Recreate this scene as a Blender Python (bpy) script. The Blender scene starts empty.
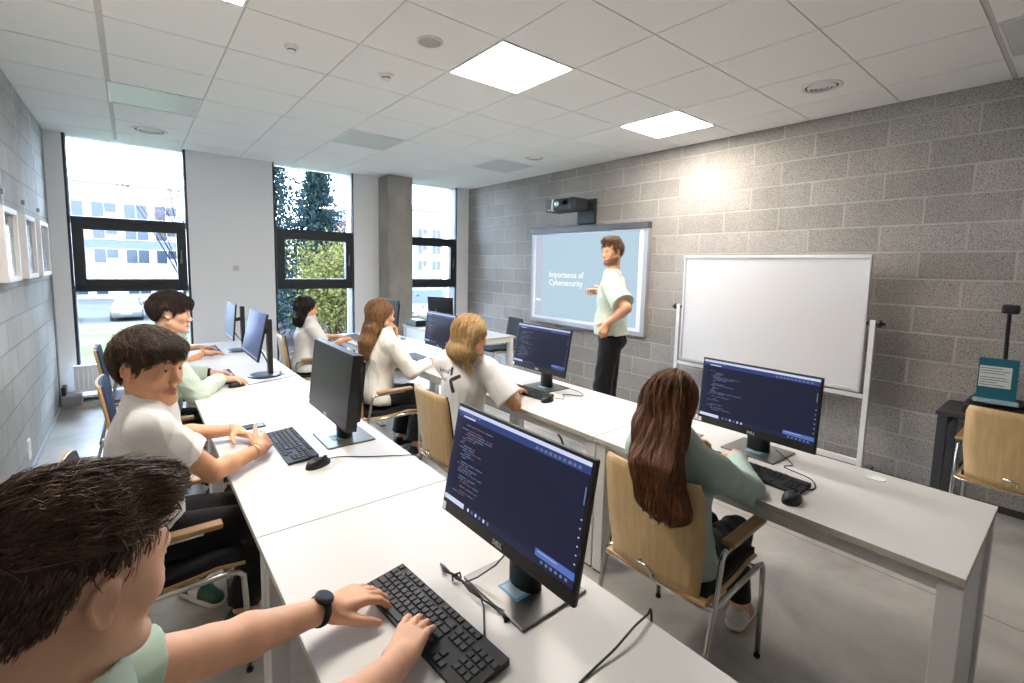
import bpy, bmesh, math, random
import numpy as np
from mathutils import Vector, Matrix
random.seed(7); rng = np.random.default_rng(7)
PI = math.pi
SC = bpy.context.scene
COL = SC.collection
V3 = lambda *a: np.array(a, float)

# ---------------------------------------------------------------- materials
MATS = {}
def nodes_of(name):
    m = bpy.data.materials.new(name); m.use_nodes = True
    nt = m.node_tree
    for n in list(nt.nodes): nt.nodes.remove(n)
    out = nt.nodes.new('ShaderNodeOutputMaterial')
    return m, nt, out
def mat(name, col, rough=.5, metal=0., bump=0., bscale=200., vary=0., vscale=8., coat=0., spec=.5, sheen=0., stretch=None, dark=None):
    if name in MATS: return MATS[name]
    m, nt, out = nodes_of(name)
    b = nt.nodes.new('ShaderNodeBsdfPrincipled')
    nt.links.new(b.outputs[0], out.inputs[0])
    b.inputs['Base Color'].default_value = (*col, 1); b.inputs['Roughness'].default_value = rough
    b.inputs['Metallic'].default_value = metal; b.inputs['Coat Weight'].default_value = coat
    b.inputs['Specular IOR Level'].default_value = spec; b.inputs['Sheen Weight'].default_value = sheen
    if vary or bump:
        tc = nt.nodes.new('ShaderNodeTexCoord'); mp = nt.nodes.new('ShaderNodeMapping')
        nt.links.new(tc.outputs['Object'], mp.inputs[0])
        if stretch: mp.inputs['Scale'].default_value = stretch
    if vary:
        n = nt.nodes.new('ShaderNodeTexNoise'); n.inputs['Scale'].default_value = vscale; n.inputs['Detail'].default_value = 5
        nt.links.new(mp.outputs[0], n.inputs['Vector'])
        r = nt.nodes.new('ShaderNodeValToRGB')
        d = dark or tuple(c*(1-vary) for c in col)
        r.color_ramp.elements[0].position = .3; r.color_ramp.elements[1].position = .7
        r.color_ramp.elements[0].color = (*d, 1); r.color_ramp.elements[1].color = (*[min(1, c*(1+vary*.6)) for c in col], 1)
        nt.links.new(n.outputs[0], r.inputs[0]); nt.links.new(r.outputs[0], b.inputs['Base Color'])
    if bump:
        n2 = nt.nodes.new('ShaderNodeTexNoise'); n2.inputs['Scale'].default_value = bscale; n2.inputs['Detail'].default_value = 3
        nt.links.new(mp.outputs[0], n2.inputs['Vector'])
        bp = nt.nodes.new('ShaderNodeBump'); bp.inputs['Strength'].default_value = bump; bp.inputs['Distance'].default_value = .002
        nt.links.new(n2.outputs[0], bp.inputs['Height']); nt.links.new(bp.outputs[0], b.inputs['Normal'])
    MATS[name] = m
    return m
def emat(name, col, strength=1., gloss=0.):
    """a lit surface (lamp panel or display pixels)"""
    if name in MATS: return MATS[name]
    m, nt, out = nodes_of(name)
    b = nt.nodes.new('ShaderNodeBsdfPrincipled')
    b.inputs['Base Color'].default_value = (.01, .01, .012, 1); b.inputs['Roughness'].default_value = .28
    b.inputs['Specular IOR Level'].default_value = gloss
    b.inputs['Emission Color'].default_value = (*col, 1); b.inputs['Emission Strength'].default_value = strength
    nt.links.new(b.outputs[0], out.inputs[0]); MATS[name] = m
    return m
def s2l(r, g, b):
    f = lambda c: (c/255/12.92) if c/255 <= .04045 else ((c/255+.055)/1.055)**2.4
    return (f(r), f(g), f(b))

# ---------------------------------------------------------------- mesh collector
class MB:
    def __init__(s): s.v = []; s.f = []; s.mi = []; s.sm = []; s.M = np.eye(3); s.T = np.zeros(3)
    def add(s, v, f, mi=0, smooth=False):
        o = len(s.v); v = np.asarray(v, float).reshape(-1, 3) @ s.M.T + s.T
        s.v += [tuple(p) for p in v]; s.f += [tuple(i+o for i in q) for q in f]
        s.mi += [mi]*len(f); s.sm += [smooth]*len(f); return s
    def box(s, lo, hi, mi=0, bev=0.):
        lo = np.minimum(lo, hi); hi_ = np.maximum(lo, hi); hi = np.maximum(hi_, np.asarray(hi, float)); lo = np.asarray(lo, float)
        if bev <= 0:
            x0, y0, z0 = lo; x1, y1, z1 = hi
            v = [(x0,y0,z0),(x1,y0,z0),(x1,y1,z0),(x0,y1,z0),(x0,y0,z1),(x1,y0,z1),(x1,y1,z1),(x0,y1,z1)]
            f = [(3,2,1,0),(4,5,6,7),(0,1,5,4),(1,2,6,5),(2,3,7,6),(3,0,4,7)]
            return s.add(v, f, mi)
        b = bmesh.new(); bmesh.ops.create_cube(b, size=1)
        for q in b.verts: q.co = Vector((lo + hi)/2) + Vector([q.co[i]*(hi[i]-lo[i]) for i in range(3)])
        bmesh.ops.bevel(b, geom=list(b.edges), offset=min(bev, .49*min(hi-lo)), segments=2, affect='EDGES', profile=.6)
        v = [tuple(q.co) for q in b.verts]; b.verts.index_update()
        f = [tuple(q.index for q in p.verts) for p in b.faces]; b.free()
        return s.add(v, f, mi)
    def tube(s, pts, r, n=10, mi=0, caps=True, closed=False):
        P = [np.asarray(p, float) for p in pts]; N = len(P)
        R = list(r) if hasattr(r, '__len__') else [r]*N
        vs = []; fs = []; up = None
        for i, p in enumerate(P):
            a = P[i-1] if (i > 0 or closed) else P[i]; b = P[(i+1) % N] if (i < N-1 or closed) else P[i]
            t = b-a; t = t/(np.linalg.norm(t)+1e-12)
            if up is None:
                up = np.cross(t, (0,0,1.)) if abs(t[2]) < .9 else np.cross(t, (1.,0,0))
            up = up - t*(up@t); up /= np.linalg.norm(up)+1e-12; w = np.cross(t, up)
            for k in range(n):
                a_ = 2*PI*k/n; vs.append(p+R[i]*(math.cos(a_)*up+math.sin(a_)*w))
        for i in range(N if closed else N-1):
            for k in range(n):
                j = (i+1) % N
                fs.append((i*n+k, i*n+(k+1)%n, j*n+(k+1)%n, j*n+k))
        s.add(vs, fs, mi, True)
        if caps and not closed:
            o = len(s.v)-len(vs)
            s.f += [tuple(o+k for k in range(n))[::-1], tuple(o+(N-1)*n+k for k in range(n))]; s.mi += [mi, mi]; s.sm += [False, False]
        return s
    def cyl(s, a, b, r, n=16, mi=0): return s.tube([a, b], r, n, mi)
    def lathe(s, prof, c=(0,0,0), n=24, mi=0, ax=2):
        vs = []; fs = []
        for r, z in prof:
            for k in range(n):
                p = [r*math.cos(2*PI*k/n), r*math.sin(2*PI*k/n), z]
                if ax == 0: p = [p[2], p[0], p[1]]
                if ax == 1: p = [p[1], p[2], p[0]]
                vs.append(np.array(p)+np.asarray(c, float))
        m = len(prof)
        for i in range(m-1):
            for k in range(n): fs.append((i*n+k, i*n+(k+1)%n, (i+1)*n+(k+1)%n, (i+1)*n+k))
        return s.add(vs, fs, mi, True)
    def prism(s, poly, z0, z1, mi=0, ax=2):
        """poly of 2d points extruded along axis ax"""
        n = len(poly); vs = []
        for z in (z0, z1):
            for a, b in poly: vs.append({2:(a,b,z), 1:(a,z,b), 0:(z,a,b)}[ax])
        fs = [tuple(range(n))[::-1], tuple(range(n, 2*n))]+[(i, (i+1)%n, n+(i+1)%n, n+i) for i in range(n)]
        return s.add(vs, fs, mi)
    def sheet(s, grid, t, mi=0, mi_edge=None, mi_back=None):
        """solid sheet from a grid (ru x rv x 3) thickened by t along normals"""
        g = np.asarray(grid, float); a, b, _ = g.shape
        du = np.gradient(g, axis=0); dv = np.gradient(g, axis=1); n = np.cross(du, dv); n /= np.linalg.norm(n, axis=2, keepdims=True)+1e-12
        h = g + n*t; vs = np.concatenate([g.reshape(-1,3), h.reshape(-1,3)]); o = a*b
        f0 = [(i*b+j, i*b+j+1, (i+1)*b+j+1, (i+1)*b+j) for i in range(a-1) for j in range(b-1)]
        s.add(vs, [], mi)
        base = len(s.v)-len(vs)
        def put(fs, m):
            s.f += [tuple(base+i for i in q) for q in fs]; s.mi += [m]*len(fs); s.sm += [True]*len(fs)
        put(f0, mi if mi_back is None else mi_back); put([tuple(o+i for i in q[::-1]) for q in f0], mi)
        e = []
        for i in range(a-1): e += [(i*b, (i+1)*b, o+(i+1)*b, o+i*b), ((i+1)*b+b-1, i*b+b-1, o+i*b+b-1, o+(i+1)*b+b-1)]
        for j in range(b-1): e += [(j+1, j, o+j, o+j+1), ((a-1)*b+j, (a-1)*b+j+1, o+(a-1)*b+j+1, o+(a-1)*b+j)]
        put(e, mi if mi_edge is None else mi_edge)
        for k in range(len(e)): s.sm[-1-k] = False
        return s
    def build(s, name, mats, parent=None, loc=None, rot=None):
        me = bpy.data.meshes.new(name); me.from_pydata(s.v, [], s.f)
        for m in (mats if isinstance(mats, (list, tuple)) else [mats]): me.materials.append(m)
        me.polygons.foreach_set('material_index', s.mi); me.polygons.foreach_set('use_smooth', s.sm); me.update()
        return link(name, me, parent, loc, rot)
def link(name, data, parent=None, loc=None, rot=None):
    o = bpy.data.objects.new(name, data); COL.objects.link(o)
    if parent is not None: o.parent = parent
    if loc is not None: o.location = loc
    if rot is not None: o.rotation_euler = rot
    return o
def thing(name, label, cat, loc=(0,0,0), rz=0., group=None):
    o = bpy.data.objects.new(name, None); COL.objects.link(o); o.empty_display_size = .1
    o.location = loc; o.rotation_euler = (0, 0, rz)
    return tag(o, label, cat, group)
def tag(o, label=None, cat=None, group=None, kind=None):
    if label: o['label'] = label
    if cat: o['category'] = cat
    if group: o['group'] = group
    if kind: o['kind'] = kind
    return o
def struct(o): o['kind'] = 'structure'; return o
def kids(o): return [c for c in bpy.data.objects if c.parent == o]
def dup(root, loc, rz=0., label=None, group=None):
    r = root.copy(); COL.objects.link(r); r.location = loc; r.rotation_euler = (0, 0, rz)
    if label: r['label'] = label
    if group: r['group'] = group
    for ch in kids(root):
        c = ch.copy(); COL.objects.link(c); c.parent = r
        for g in kids(ch):
            d = g.copy(); COL.objects.link(d); d.parent = c
    return r
def text_part(name, body, size, m, parent, M, extrude=.0004, align='LEFT', bold=0.):
    """lettering as a mesh part; M is a 4x4 placement in the parent's space"""
    cu = bpy.data.curves.new(name, 'FONT'); cu.body = body; cu.size = size; cu.extrude = extrude; cu.align_x = align; cu.offset = bold; cu.resolution_u = 2
    tmp = bpy.data.objects.new('tmp_text', cu); COL.objects.link(tmp)
    me = bpy.data.meshes.new_from_object(tmp.evaluated_get(bpy.context.evaluated_depsgraph_get()))
    COL.objects.unlink(tmp); bpy.data.objects.remove(tmp)
    me.transform(M); me.materials.clear(); me.materials.append(m)
    return link(name, me, parent)
def basis(x, y, z, t): return Matrix(((x[0],y[0],z[0],t[0]),(x[1],y[1],z[1],t[1]),(x[2],y[2],z[2],t[2]),(0,0,0,1)))
# ================================================================= camera
H = 2.898; XL = -.655; XR = 4.57; YW = 6.86; YB = -3.2
cam = bpy.data.cameras.new('camera'); camo = link('camera', cam)
cr = V3(0.78151393, -0.62353293, 0.02103937); cu_ = V3(0.04554373, 0.090651, 0.99484077); cf = V3(0.62222322, 0.77652372, -0.09924303)
camo.matrix_world = basis(cr, cu_, -cf, (0, 0, 1.607))
cam.sensor_width = 36; cam.lens = 469.811*36/1024; cam.shift_x = (512-508.602)/1024; cam.shift_y = (313.257-341.5)/1024
cam.clip_start = .02; cam.clip_end = 500
SC.camera = camo
SC.view_settings.view_transform = 'Standard'; SC.view_settings.look = 'None'; SC.view_settings.gamma = 1; SC.view_settings.use_curve_mapping = False
SC.view_settings.exposure = 0.95
SC.cycles.max_bounces = 8; SC.cycles.diffuse_bounces = 5; SC.cycles.transparent_max_bounces = 12; SC.cycles.sample_clamp_indirect = 6
# ================================================================= sky
w = bpy.data.worlds.new('overcast_sky'); SC.world = w; w.use_nodes = True
nt = w.node_tree; bg = nt.nodes['Background']
tc = nt.nodes.new('ShaderNodeTexCoord'); no = nt.nodes.new('ShaderNodeTexNoise'); no.inputs['Scale'].default_value = 2.2; no.inputs['Detail'].default_value = 4
rp = nt.nodes.new('ShaderNodeValToRGB'); rp.color_ramp.elements[0].color = (.56, .72, 1, 1); rp.color_ramp.elements[1].color = (.74, .85, 1, 1)
nt.links.new(tc.outputs['Generated'], no.inputs['Vector']); nt.links.new(no.outputs[0], rp.inputs[0]); nt.links.new(rp.outputs[0], bg.inputs[0])
bg.inputs[1].default_value = 24.0
# ================================================================= room materials
def block_mat(name, c1, c2, mort, ax, off, pores=1., scale_u=.5, rough_bump=.6):
    m, nt, out = nodes_of(name); N = nt.nodes.new; L = nt.links.new
    b = N('ShaderNodeBsdfPrincipled'); L(b.outputs[0], out.inputs[0]); b.inputs['Roughness'].default_value = .9; b.inputs['Specular IOR Level'].default_value = .15
    tc = N('ShaderNodeTexCoord'); sp = N('ShaderNodeSeparateXYZ'); cb = N('ShaderNodeCombineXYZ'); L(tc.outputs['Object'], sp.inputs[0])
    a1 = N('ShaderNodeMath'); a1.inputs[1].default_value = off[0]; L(sp.outputs[ax], a1.inputs[0])
    a2 = N('ShaderNodeMath'); a2.inputs[1].default_value = off[1]; L(sp.outputs[2], a2.inputs[0])
    L(a1.outputs[0], cb.inputs[0]); L(a2.outputs[0], cb.inputs[1])
    br = N('ShaderNodeTexBrick'); br.offset = .5; br.inputs['Scale'].default_value = 1; br.inputs['Brick Width'].default_value = scale_u; br.inputs['Row Height'].default_value = .2
    br.inputs['Mortar Size'].default_value = .0085; br.inputs['Mortar Smooth'].default_value = .35; br.inputs['Bias'].default_value = -.1
    br.inputs['Color1'].default_value = (*c1, 1); br.inputs['Color2'].default_value = (*c2, 1); br.inputs['Mortar'].default_value = (*mort, 1)
    L(cb.outputs[0], br.inputs['Vector'])
    n1 = N('ShaderNodeTexNoise'); n1.inputs['Scale'].default_value = 140; n1.inputs['Detail'].default_value = 3; n1.inputs['Roughness'].default_value = .65; L(tc.outputs['Object'], n1.inputs['Vector'])
    r1 = N('ShaderNodeValToRGB'); r1.color_ramp.elements[0].position = .40; r1.color_ramp.elements[1].position = .53
    v = 1-.55*pores; r1.color_ramp.elements[0].color = (v, v, v, 1); r1.color_ramp.elements[1].color = (1.0, 1.0, 1.0, 1); L(n1.outputs[0], r1.inputs[0])
    n3 = N('ShaderNodeTexNoise'); n3.inputs['Scale'].default_value = 1.7; n3.inputs['Detail'].default_value = 4; L(tc.outputs['Object'], n3.inputs['Vector'])
    r3 = N('ShaderNodeValToRGB'); r3.color_ramp.elements[0].position = .3; r3.color_ramp.elements[1].position = .7; r3.color_ramp.elements[0].color = (.82, .82, .82, 1); r3.color_ramp.elements[1].color = (1.08, 1.07, 1.05, 1); L(n3.outputs[0], r3.inputs[0])
    mx = N('ShaderNodeMix'); mx.data_type = 'RGBA'; mx.blend_type = 'MULTIPLY'; mx.inputs[0].default_value = 1; L(br.outputs['Color'], mx.inputs[6]); L(r1.outputs[0], mx.inputs[7])
    mk = N('ShaderNodeMix'); mk.data_type = 'RGBA'; L(br.outputs['Fac'], mk.inputs[0]); L(mx.outputs[2], mk.inputs[6]); L(br.outputs['Color'], mk.inputs[7])
    m2 = N('ShaderNodeMix'); m2.data_type = 'RGBA'; m2.blend_type = 'MULTIPLY'; m2.inputs[0].default_value = 1; L(mk.outputs[2], m2.inputs[6]); L(r3.outputs[0], m2.inputs[7])
    L(m2.outputs[2], b.inputs['Base Color'])
    # relief: recessed joints + pores
    inv = N('ShaderNodeMath'); inv.operation = 'MULTIPLY_ADD'; inv.inputs[1].default_value = -1.; inv.inputs[2].default_value = 1; L(br.outputs['Fac'], inv.inputs[0])
    ad = N('ShaderNodeMath'); ad.operation = 'MULTIPLY_ADD'; ad.inputs[1].default_value = .45*rough_bump; L(r1.outputs[0], ad.inputs[0]); L(inv.outputs[0], ad.inputs[2])
    bp = N('ShaderNodeBump'); bp.inputs['Strength'].default_value = .9; bp.inputs['Distance'].default_value = .006; L(ad.outputs[0], bp.inputs['Height']); L(bp.outputs[0], b.inputs['Normal'])
    return m
M_block = block_mat('grey_concrete_block', s2l(176,170,165), s2l(158,153,148), s2l(176,171,165), 1, (.15, -.18))
M_block2 = block_mat('pale_painted_block', s2l(186,184,180), s2l(172,170,167), s2l(168,166,163), 1, (.33, -.18), pores=.35, rough_bump=.4)
M_white = mat('white_wall_paint', s2l(238,238,239), .75, bump=.08, bscale=300)
M_tile = mat('white_ceiling_tile', s2l(243,242,240), .85, bump=.1, bscale=500)
M_gap = mat('grey_ceiling_rail', s2l(204,201,197), .7)
def floor_mat():
    m, nt, out = nodes_of('polished_concrete_floor'); N = nt.nodes.new; L = nt.links.new
    b = N('ShaderNodeBsdfPrincipled'); L(b.outputs[0], out.inputs[0]); tc = N('ShaderNodeTexCoord')
    n1 = N('ShaderNodeTexNoise'); n1.inputs['Scale'].default_value = 1.6; n1.inputs['Detail'].default_value = 8; n1.inputs['Roughness'].default_value = .6; n1.inputs['Distortion'].default_value = .6
    L(tc.outputs['Object'], n1.inputs['Vector'])
    r = N('ShaderNodeValToRGB'); e = r.color_ramp.elements; e[0].position = .3; e[1].position = .72; e[0].color = (*s2l(142,138,132), 1); e[1].color = (*s2l(198,193,186), 1); L(n1.outputs[0], r.inputs[0])
    n2 = N('ShaderNodeTexNoise'); n2.inputs['Scale'].default_value = 9; n2.inputs['Detail'].default_value = 6; L(tc.outputs['Object'], n2.inputs['Vector'])
    r2 = N('ShaderNodeValToRGB'); r2.color_ramp.elements[0].color = (.86,.86,.86,1); r2.color_ramp.elements[1].color = (1.05,1.05,1.04,1); L(n2.outputs[0], r2.inputs[0])
    mx = N('ShaderNodeMix'); mx.data_type = 'RGBA'; mx.blend_type = 'MULTIPLY'; mx.inputs[0].default_value = 1; L(r.outputs[0], mx.inputs[6]); L(r2.outputs[0], mx.inputs[7]); 
    # one saw-cut joint every 3 m
    sp = N('ShaderNodeSeparateXYZ'); L(tc.outputs['Object'], sp.inputs[0])
    a = N('ShaderNodeMath'); a.operation = 'SUBTRACT'; a.inputs[1].default_value = 3.1; L(sp.outputs[0], a.inputs[0]); ab = N('ShaderNodeMath'); ab.operation = 'ABSOLUTE'; L(a.outputs[0], ab.inputs[0])
    lt = N('ShaderNodeMath'); lt.operation = 'LESS_THAN'; lt.inputs[1].default_value = .003; L(ab.outputs[0], lt.inputs[0])
    mk = N('ShaderNodeMix'); mk.data_type = 'RGBA'; L(lt.outputs[0], mk.inputs[0]); L(mx.outputs[2], mk.inputs[6]); mk.inputs[7].default_value = (.10,.085,.07,1)
    L(mk.outputs[2], b.inputs['Base Color'])
    rr = N('ShaderNodeMapRange'); rr.inputs[3].default_value = .28; rr.inputs[4].default_value = .5; L(n2.outputs[0], rr.inputs[0]); L(rr.outputs[0], b.inputs['Roughness'])
    return m
M_floor = floor_mat()
M_frame = mat('anthracite_window_frame', s2l(34,36,40), .45, spec=.4)
M_jamb = mat('grey_window_jamb', s2l(128,136,152), .5)
M_sill = mat('white_window_sill', s2l(228,228,228), .4)
def glass_mat():
    m, nt, out = nodes_of('window_glass'); N = nt.nodes.new; L = nt.links.new
    t = N('ShaderNodeBsdfTransparent'); t.inputs[0].default_value = (.80,.825,.835,1); g = N('ShaderNodeBsdfGlossy'); g.inputs['Roughness'].default_value = .02
    fr = N('ShaderNodeFresnel'); fr.inputs[0].default_value = 1.3; mx = N('ShaderNodeMixShader'); L(fr.outputs[0], mx.inputs[0]); L(t.outputs[0], mx.inputs[1]); L(g.outputs[0], mx.inputs[2]); L(mx.outputs[0], out.inputs[0])
    return m
M_glass = glass_mat()
def concrete_mat():
    return mat('fair_faced_concrete', s2l(156,150,141), .85, bump=.35, bscale=60, vary=.22, vscale=3.5, stretch=(1,1,.6))
M_conc = concrete_mat()
# ================================================================= shell
m = MB(); m.box((XL-.2, YB-.2, -.2), (XR+.2, YW+.3, 0)); struct(m.build('floor', M_floor))
m = MB(); m.box((XR, YB-.2, 0), (XR+.2, YW+.3, H+.3)); struct(m.build('wall_right', M_block))
m = MB(); m.box((XL-.2, YB-.2, 0), (XL, YW+.3, H+.3)); struct(m.build('wall_left', M_block2))
m = MB(); m.box((XL-.2, YB-.2, 0), (XR+.2, YB, H+.3)); struct(m.build('wall_back', M_white))
WINS = [(-.515, .552), (1.49, 2.562), (3.27, 4.335)]
SILL = .13
m = MB(); xs = [XL]+[q for a in WINS for q in a]+[XR]
for i in range(0, len(xs), 2): m.box((xs[i], YW, 0), (xs[i+1], YW+.3, H+.3))
for a, b in WINS: m.box((a, YW, 0), (b, YW+.3, SILL)); m.box((a, YW, H+.001), (b, YW+.3, H+.3))
struct(m.build('wall_far', M_white))
m = MB(); m.box((2.94, 6.5, 0), (3.325, YW-.001, H-.012), bev=.008); struct(m.build('pillar_concrete', M_conc))
# ceiling: suspended tiles on a rail grid
m = MB()
gx = [XL+.002]+[.513+.6*i for i in range(-1, 7)]+[XR-.002]
gy = [YB+.002]+[2.246+.6*j for j in range(-11, 8)]+[YW-.002]
gx = sorted(set(round(q, 4) for q in gx)); gy = [q for q in sorted(set(round(q, 4) for q in gy)) if YB < q < YW+.001]
LAMPS = [(-1, 0), (2, 0), (5, 0)]; UNLIT = [(-1, 4), (2, 4), (5, 4), (5, -4)]
def cell_has(x, y, lst):
    for i, j in lst:
        if .513+.6*i-.01 < x < .513+.6*i+.61 and 2.246+.6*j-.01 < y < 2.246+.6*j+.61: return True
    return False
for i in range(len(gx)-1):
    for j in range(len(gy)-1):
        x0, x1, y0, y1 = gx[i], gx[i+1], gy[j], gy[j+1]
        if cell_has((x0+x1)/2, (y0+y1)/2, LAMPS+UNLIT): continue
        g = .0045
        xa = x0 + (.026 if abs(x0+.087) < .01 else g); ya = y0+(.022 if abs(y0-.446) < .01 else g)
        m.box((xa, ya, H-.002), (x1-g, y1-g, H+.02), 0)
m.box((XL-.1, YB-.1, H+.004), (XR+.1, YW+.2, H+.012), 1)
ceil = struct(m.build('ceiling', [M_tile, M_gap]))
M_lamp = emat('lit_led_panel', (1, .925, .845), 30.)
M_unlit = mat('unlit_led_panel', s2l(206,209,209), .35)
M_lframe = mat('white_lamp_frame', s2l(235,235,233), .4)
def panel(i, j, lit, label):
    x0, y0 = .513+.6*i, 2.246+.6*j
    t = thing('ceiling_light', label, 'ceiling light', (x0+.3, y0+.3, H-.004), 0, 'square ceiling light panels')
    m = MB(); s = .296
    for a, b in (((-s,-s),(s,-s+.012)), ((-s,s-.012),(s,s)), ((-s,-s+.012),(-s+.012,s-.012)), ((s-.012,-s+.012),(s,s-.012))): m.box((*a, -.003), (*b, .012))
    m.build('frame', M_lframe, t)
    m = MB(); m.box((-s+.012, -s+.012, 0), (s-.012, s-.012, .008)); m.build('diffuser', M_lamp if lit else M_unlit, t)
panel(-1, 0, True, 'lit square ceiling panel cut off by the top left edge of the photo')
panel(2, 0, True, 'biggest lit square ceiling panel, in the middle of the ceiling')
panel(5, 0, True, 'lit square ceiling panel next to the grey block wall, above the whiteboard')
panel(-1, 4, False, 'unlit greenish square ceiling panel in front of the window by the left wall')
panel(2, 4, False, 'unlit greenish square ceiling panel in the middle of the ceiling, towards the windows')
panel(5, 4, False, 'unlit greenish square ceiling panel near the far corner above the projector')
panel(5, -4, False, 'unlit square ceiling panel at the top right edge, above the black side table')
M_plast = mat('white_plastic', s2l(232,231,228), .4)
M_grille = mat('grey_speaker_mesh', s2l(176,174,172), .7, bump=.6, bscale=900)
M_dark = mat('dark_slot', s2l(60,58,54), .8)
def diffuser(x, y, r, label):
    t = thing('ceiling_vent', label, 'air vent', (x, y, H-.002), 0, 'round ceiling vents')
    m = MB(); m.lathe([(r,0),(r,-.006),(r*.9,-.012),(r*.8,-.008),(r*.8,0)], n=36); m.build('rim', M_plast, t)
    for k in range(3):
        q = r*(.7-.2*k); m = MB(); m.lathe([(q,-.004),(q-.012,-.020+.003*k),(q-.022,-.018),(q-.008,-.002)], n=36); m.build('ring', M_plast, t)
    m = MB(); m.lathe([(0,-.0015),(r*.79,-.0015),(r*.79,0)], n=36); m.build('duct', M_dark, t)
diffuser(3.8, 1.32, .125, 'large round ceiling vent above the whiteboard')
diffuser(3.79, 4.3, .11, 'small-looking round ceiling vent over the projector')
diffuser(.2, 6.1, .15, 'round ceiling vent in front of the window by the left wall')
t = thing('ceiling_speaker', 'round grey ceiling loudspeaker left of the middle light panel', 'loudspeaker', (1.411, 2.545, H-.002))
m = MB(); m.lathe([(.076,0),(.076,-.006),(.066,-.008),(.066,-.003)], n=32); m.build('rim', M_plast, t)
m = MB(); m.lathe([(.066,-.004),(.03,-.009),(0,-.010)], n=32); m.build('grille', M_grille, t)
def detector(x, y, label, name='smoke_detector', k=1.):
    t = thing(name, label, 'smoke detector', (x, y, H-.002), 0)
    m = MB(); m.lathe([(.05*k,0),(.05*k,-.012),(.045*k,-.016),(.0,-.016)], n=28); m.build('base', M_plast, t)
    m = MB(); m.lathe([(.03*k,-.016),(.028*k,-.034),(.018*k,-.040),(0,-.041)], n=28); m.build('sensor', M_plast, t)
    m = MB(); m.lathe([(.0295*k,-.022),(.0302*k,-.022),(.0295*k,-.028)], n=28); m.build('slot', M_dark, t)
detector(1.42, 3.17, 'white smoke detector below the round ceiling loudspeaker')
detector(.81, 3.15, 'white ceiling detector above the left desk row, with dark marks beside it', 'motion_detector', .8)
# ================================================================= windows
SPLIT0, SPLIT1 = 1.235, 2.045
def window(k, a, b):
    yo = YW+.16; m = MB(); fw = .05
    # frame set flush with the wall: fixed pane over tilting sash over fixed pane
    for x in (a, b-.022): m.box((x, YW+.0, SILL), (x+.022, yo+.05, H), 0)
    m.box((a+.03, YW+.01, SPLIT1-.06), (b-.03, yo+.05, SPLIT1), 0); m.box((a+.03, YW+.01, SPLIT0), (b-.03, yo+.05, SPLIT0+.06), 0)
    m.box((a+.03, YW+.05, SILL), (b-.03, yo+.05, SILL+.045), 0)
    f = m.build('window_%d' % k, M_frame); struct(f)
    m = MB()
    for x in (a+.022, b-.028): m.box((x, YW+.03, SILL+.045), (x+.006, yo-.02, SPLIT0), 0); m.box((x, YW+.03, SPLIT1), (x+.006, yo-.02, H), 0)
    m.build('jamb_lining', M_jamb, f)
    m = MB(); o = .095
    for lo, hi in (((a+.03, SPLIT0+.06), (a+.03+o, SPLIT1-.06)), ((b-.03-o, SPLIT0+.06), (b-.03, SPLIT1-.06)), ((a+.03+o, SPLIT0+.06), (b-.03-o, SPLIT0+.14)), ((a+.03+o, SPLIT1-.135), (b-.03-o, SPLIT1-.06))):
        m.box((lo[0], YW-.012, lo[1]), (hi[0], YW+.07, hi[1]), 0, .004)
    sash = m.build('sash', M_frame, f)
    m = MB(); m.box((b-.095, YW-.03, 1.56), (b-.075, YW-.012, 1.62), 0, .003); m.box((b-.092, YW-.045, 1.60), (b-.078, YW-.03, 1.72), 0, .005); m.build('handle', mat('grey_metal_handle', s2l(120,120,122), .35, .8), sash)
    m = MB(); m.box((a+.03, yo, SILL+.045), (b-.03, yo+.012, SPLIT0)); m.box((a+.03, yo, SPLIT1), (b-.03, yo+.012, H)); m.build('pane', M_glass, f)
    m = MB(); m.box((a+.03+o, YW+.03, SPLIT0+.14), (b-.03-o, YW+.042, SPLIT1-.135)); m.build('pane', M_glass, sash)
for k, (a, b) in enumerate(WINS): window(k+1, a, b)
m = MB()
for a, b in WINS: m.box((a-.02, YW-.16, SILL-.03), (b+.02, YW, SILL), 0, .004)
o = m.build('trim_sill', M_sill); struct(o)
# low plinth ledge along the far wall, pipe and skirting
m = MB(); m.box((XL+.001, YW-.22, .0), (.62, YW-.001, .06)); struct(m.build('trim_1', mat('grey_ledge', s2l(176,178,182), .6)))
m = MB(); m.box((XR-.014, YB+.01, .0), (XR-.001, YW-.01, .045)); struct(m.build('baseboard_right', mat('dark_joint', s2l(58,54,50), .8)))
m = MB(); m.box((XL+.001, YB+.01, 0), (XL+.012, YW-.24, .045)); struct(m.build('baseboard_left', mat('pale_skirting', s2l(176,180,190), .6)))
# ================================================================= materials
M_top = mat('white_desk_laminate', s2l(209,207,204), .4, bump=.03, bscale=700)
M_edge = mat('pale_desk_edge', s2l(190,184,172), .5)
M_leg = mat('white_powder_coat', s2l(214,213,211), .45)
M_chrome = mat('chrome_tube', s2l(206,204,200), .16, 1.)
M_steel = mat('brushed_steel', s2l(150,150,150), .35, .9)
M_black = mat('black_plastic', s2l(24,24,26), .45)
M_blackm = mat('matt_black_plastic', s2l(34,35,38), .6, bump=.15, bscale=900)
M_key = mat('black_keycap', s2l(37,37,40), .5)
M_wood = mat('birch_plywood', s2l(200,168,118), .42, vary=.14, vscale=5, stretch=(9,9,.8), coat=.25)
M_wedge = mat('plywood_edge', s2l(196,152,96), .5, vary=.2, vscale=120, stretch=(1,1,1))
M_arm = mat('beech_armrest', s2l(170,134,90), .4, vary=.16, vscale=8, stretch=(1,9,9), coat=.3)
M_pad = mat('black_upholstery', s2l(26,27,32), .8, bump=.5, bscale=900)
M_padblue = mat('navy_upholstery', s2l(44,58,92), .75, bump=.5, bscale=900)
M_rub = mat('black_rubber', s2l(20,20,20), .8)
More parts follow.
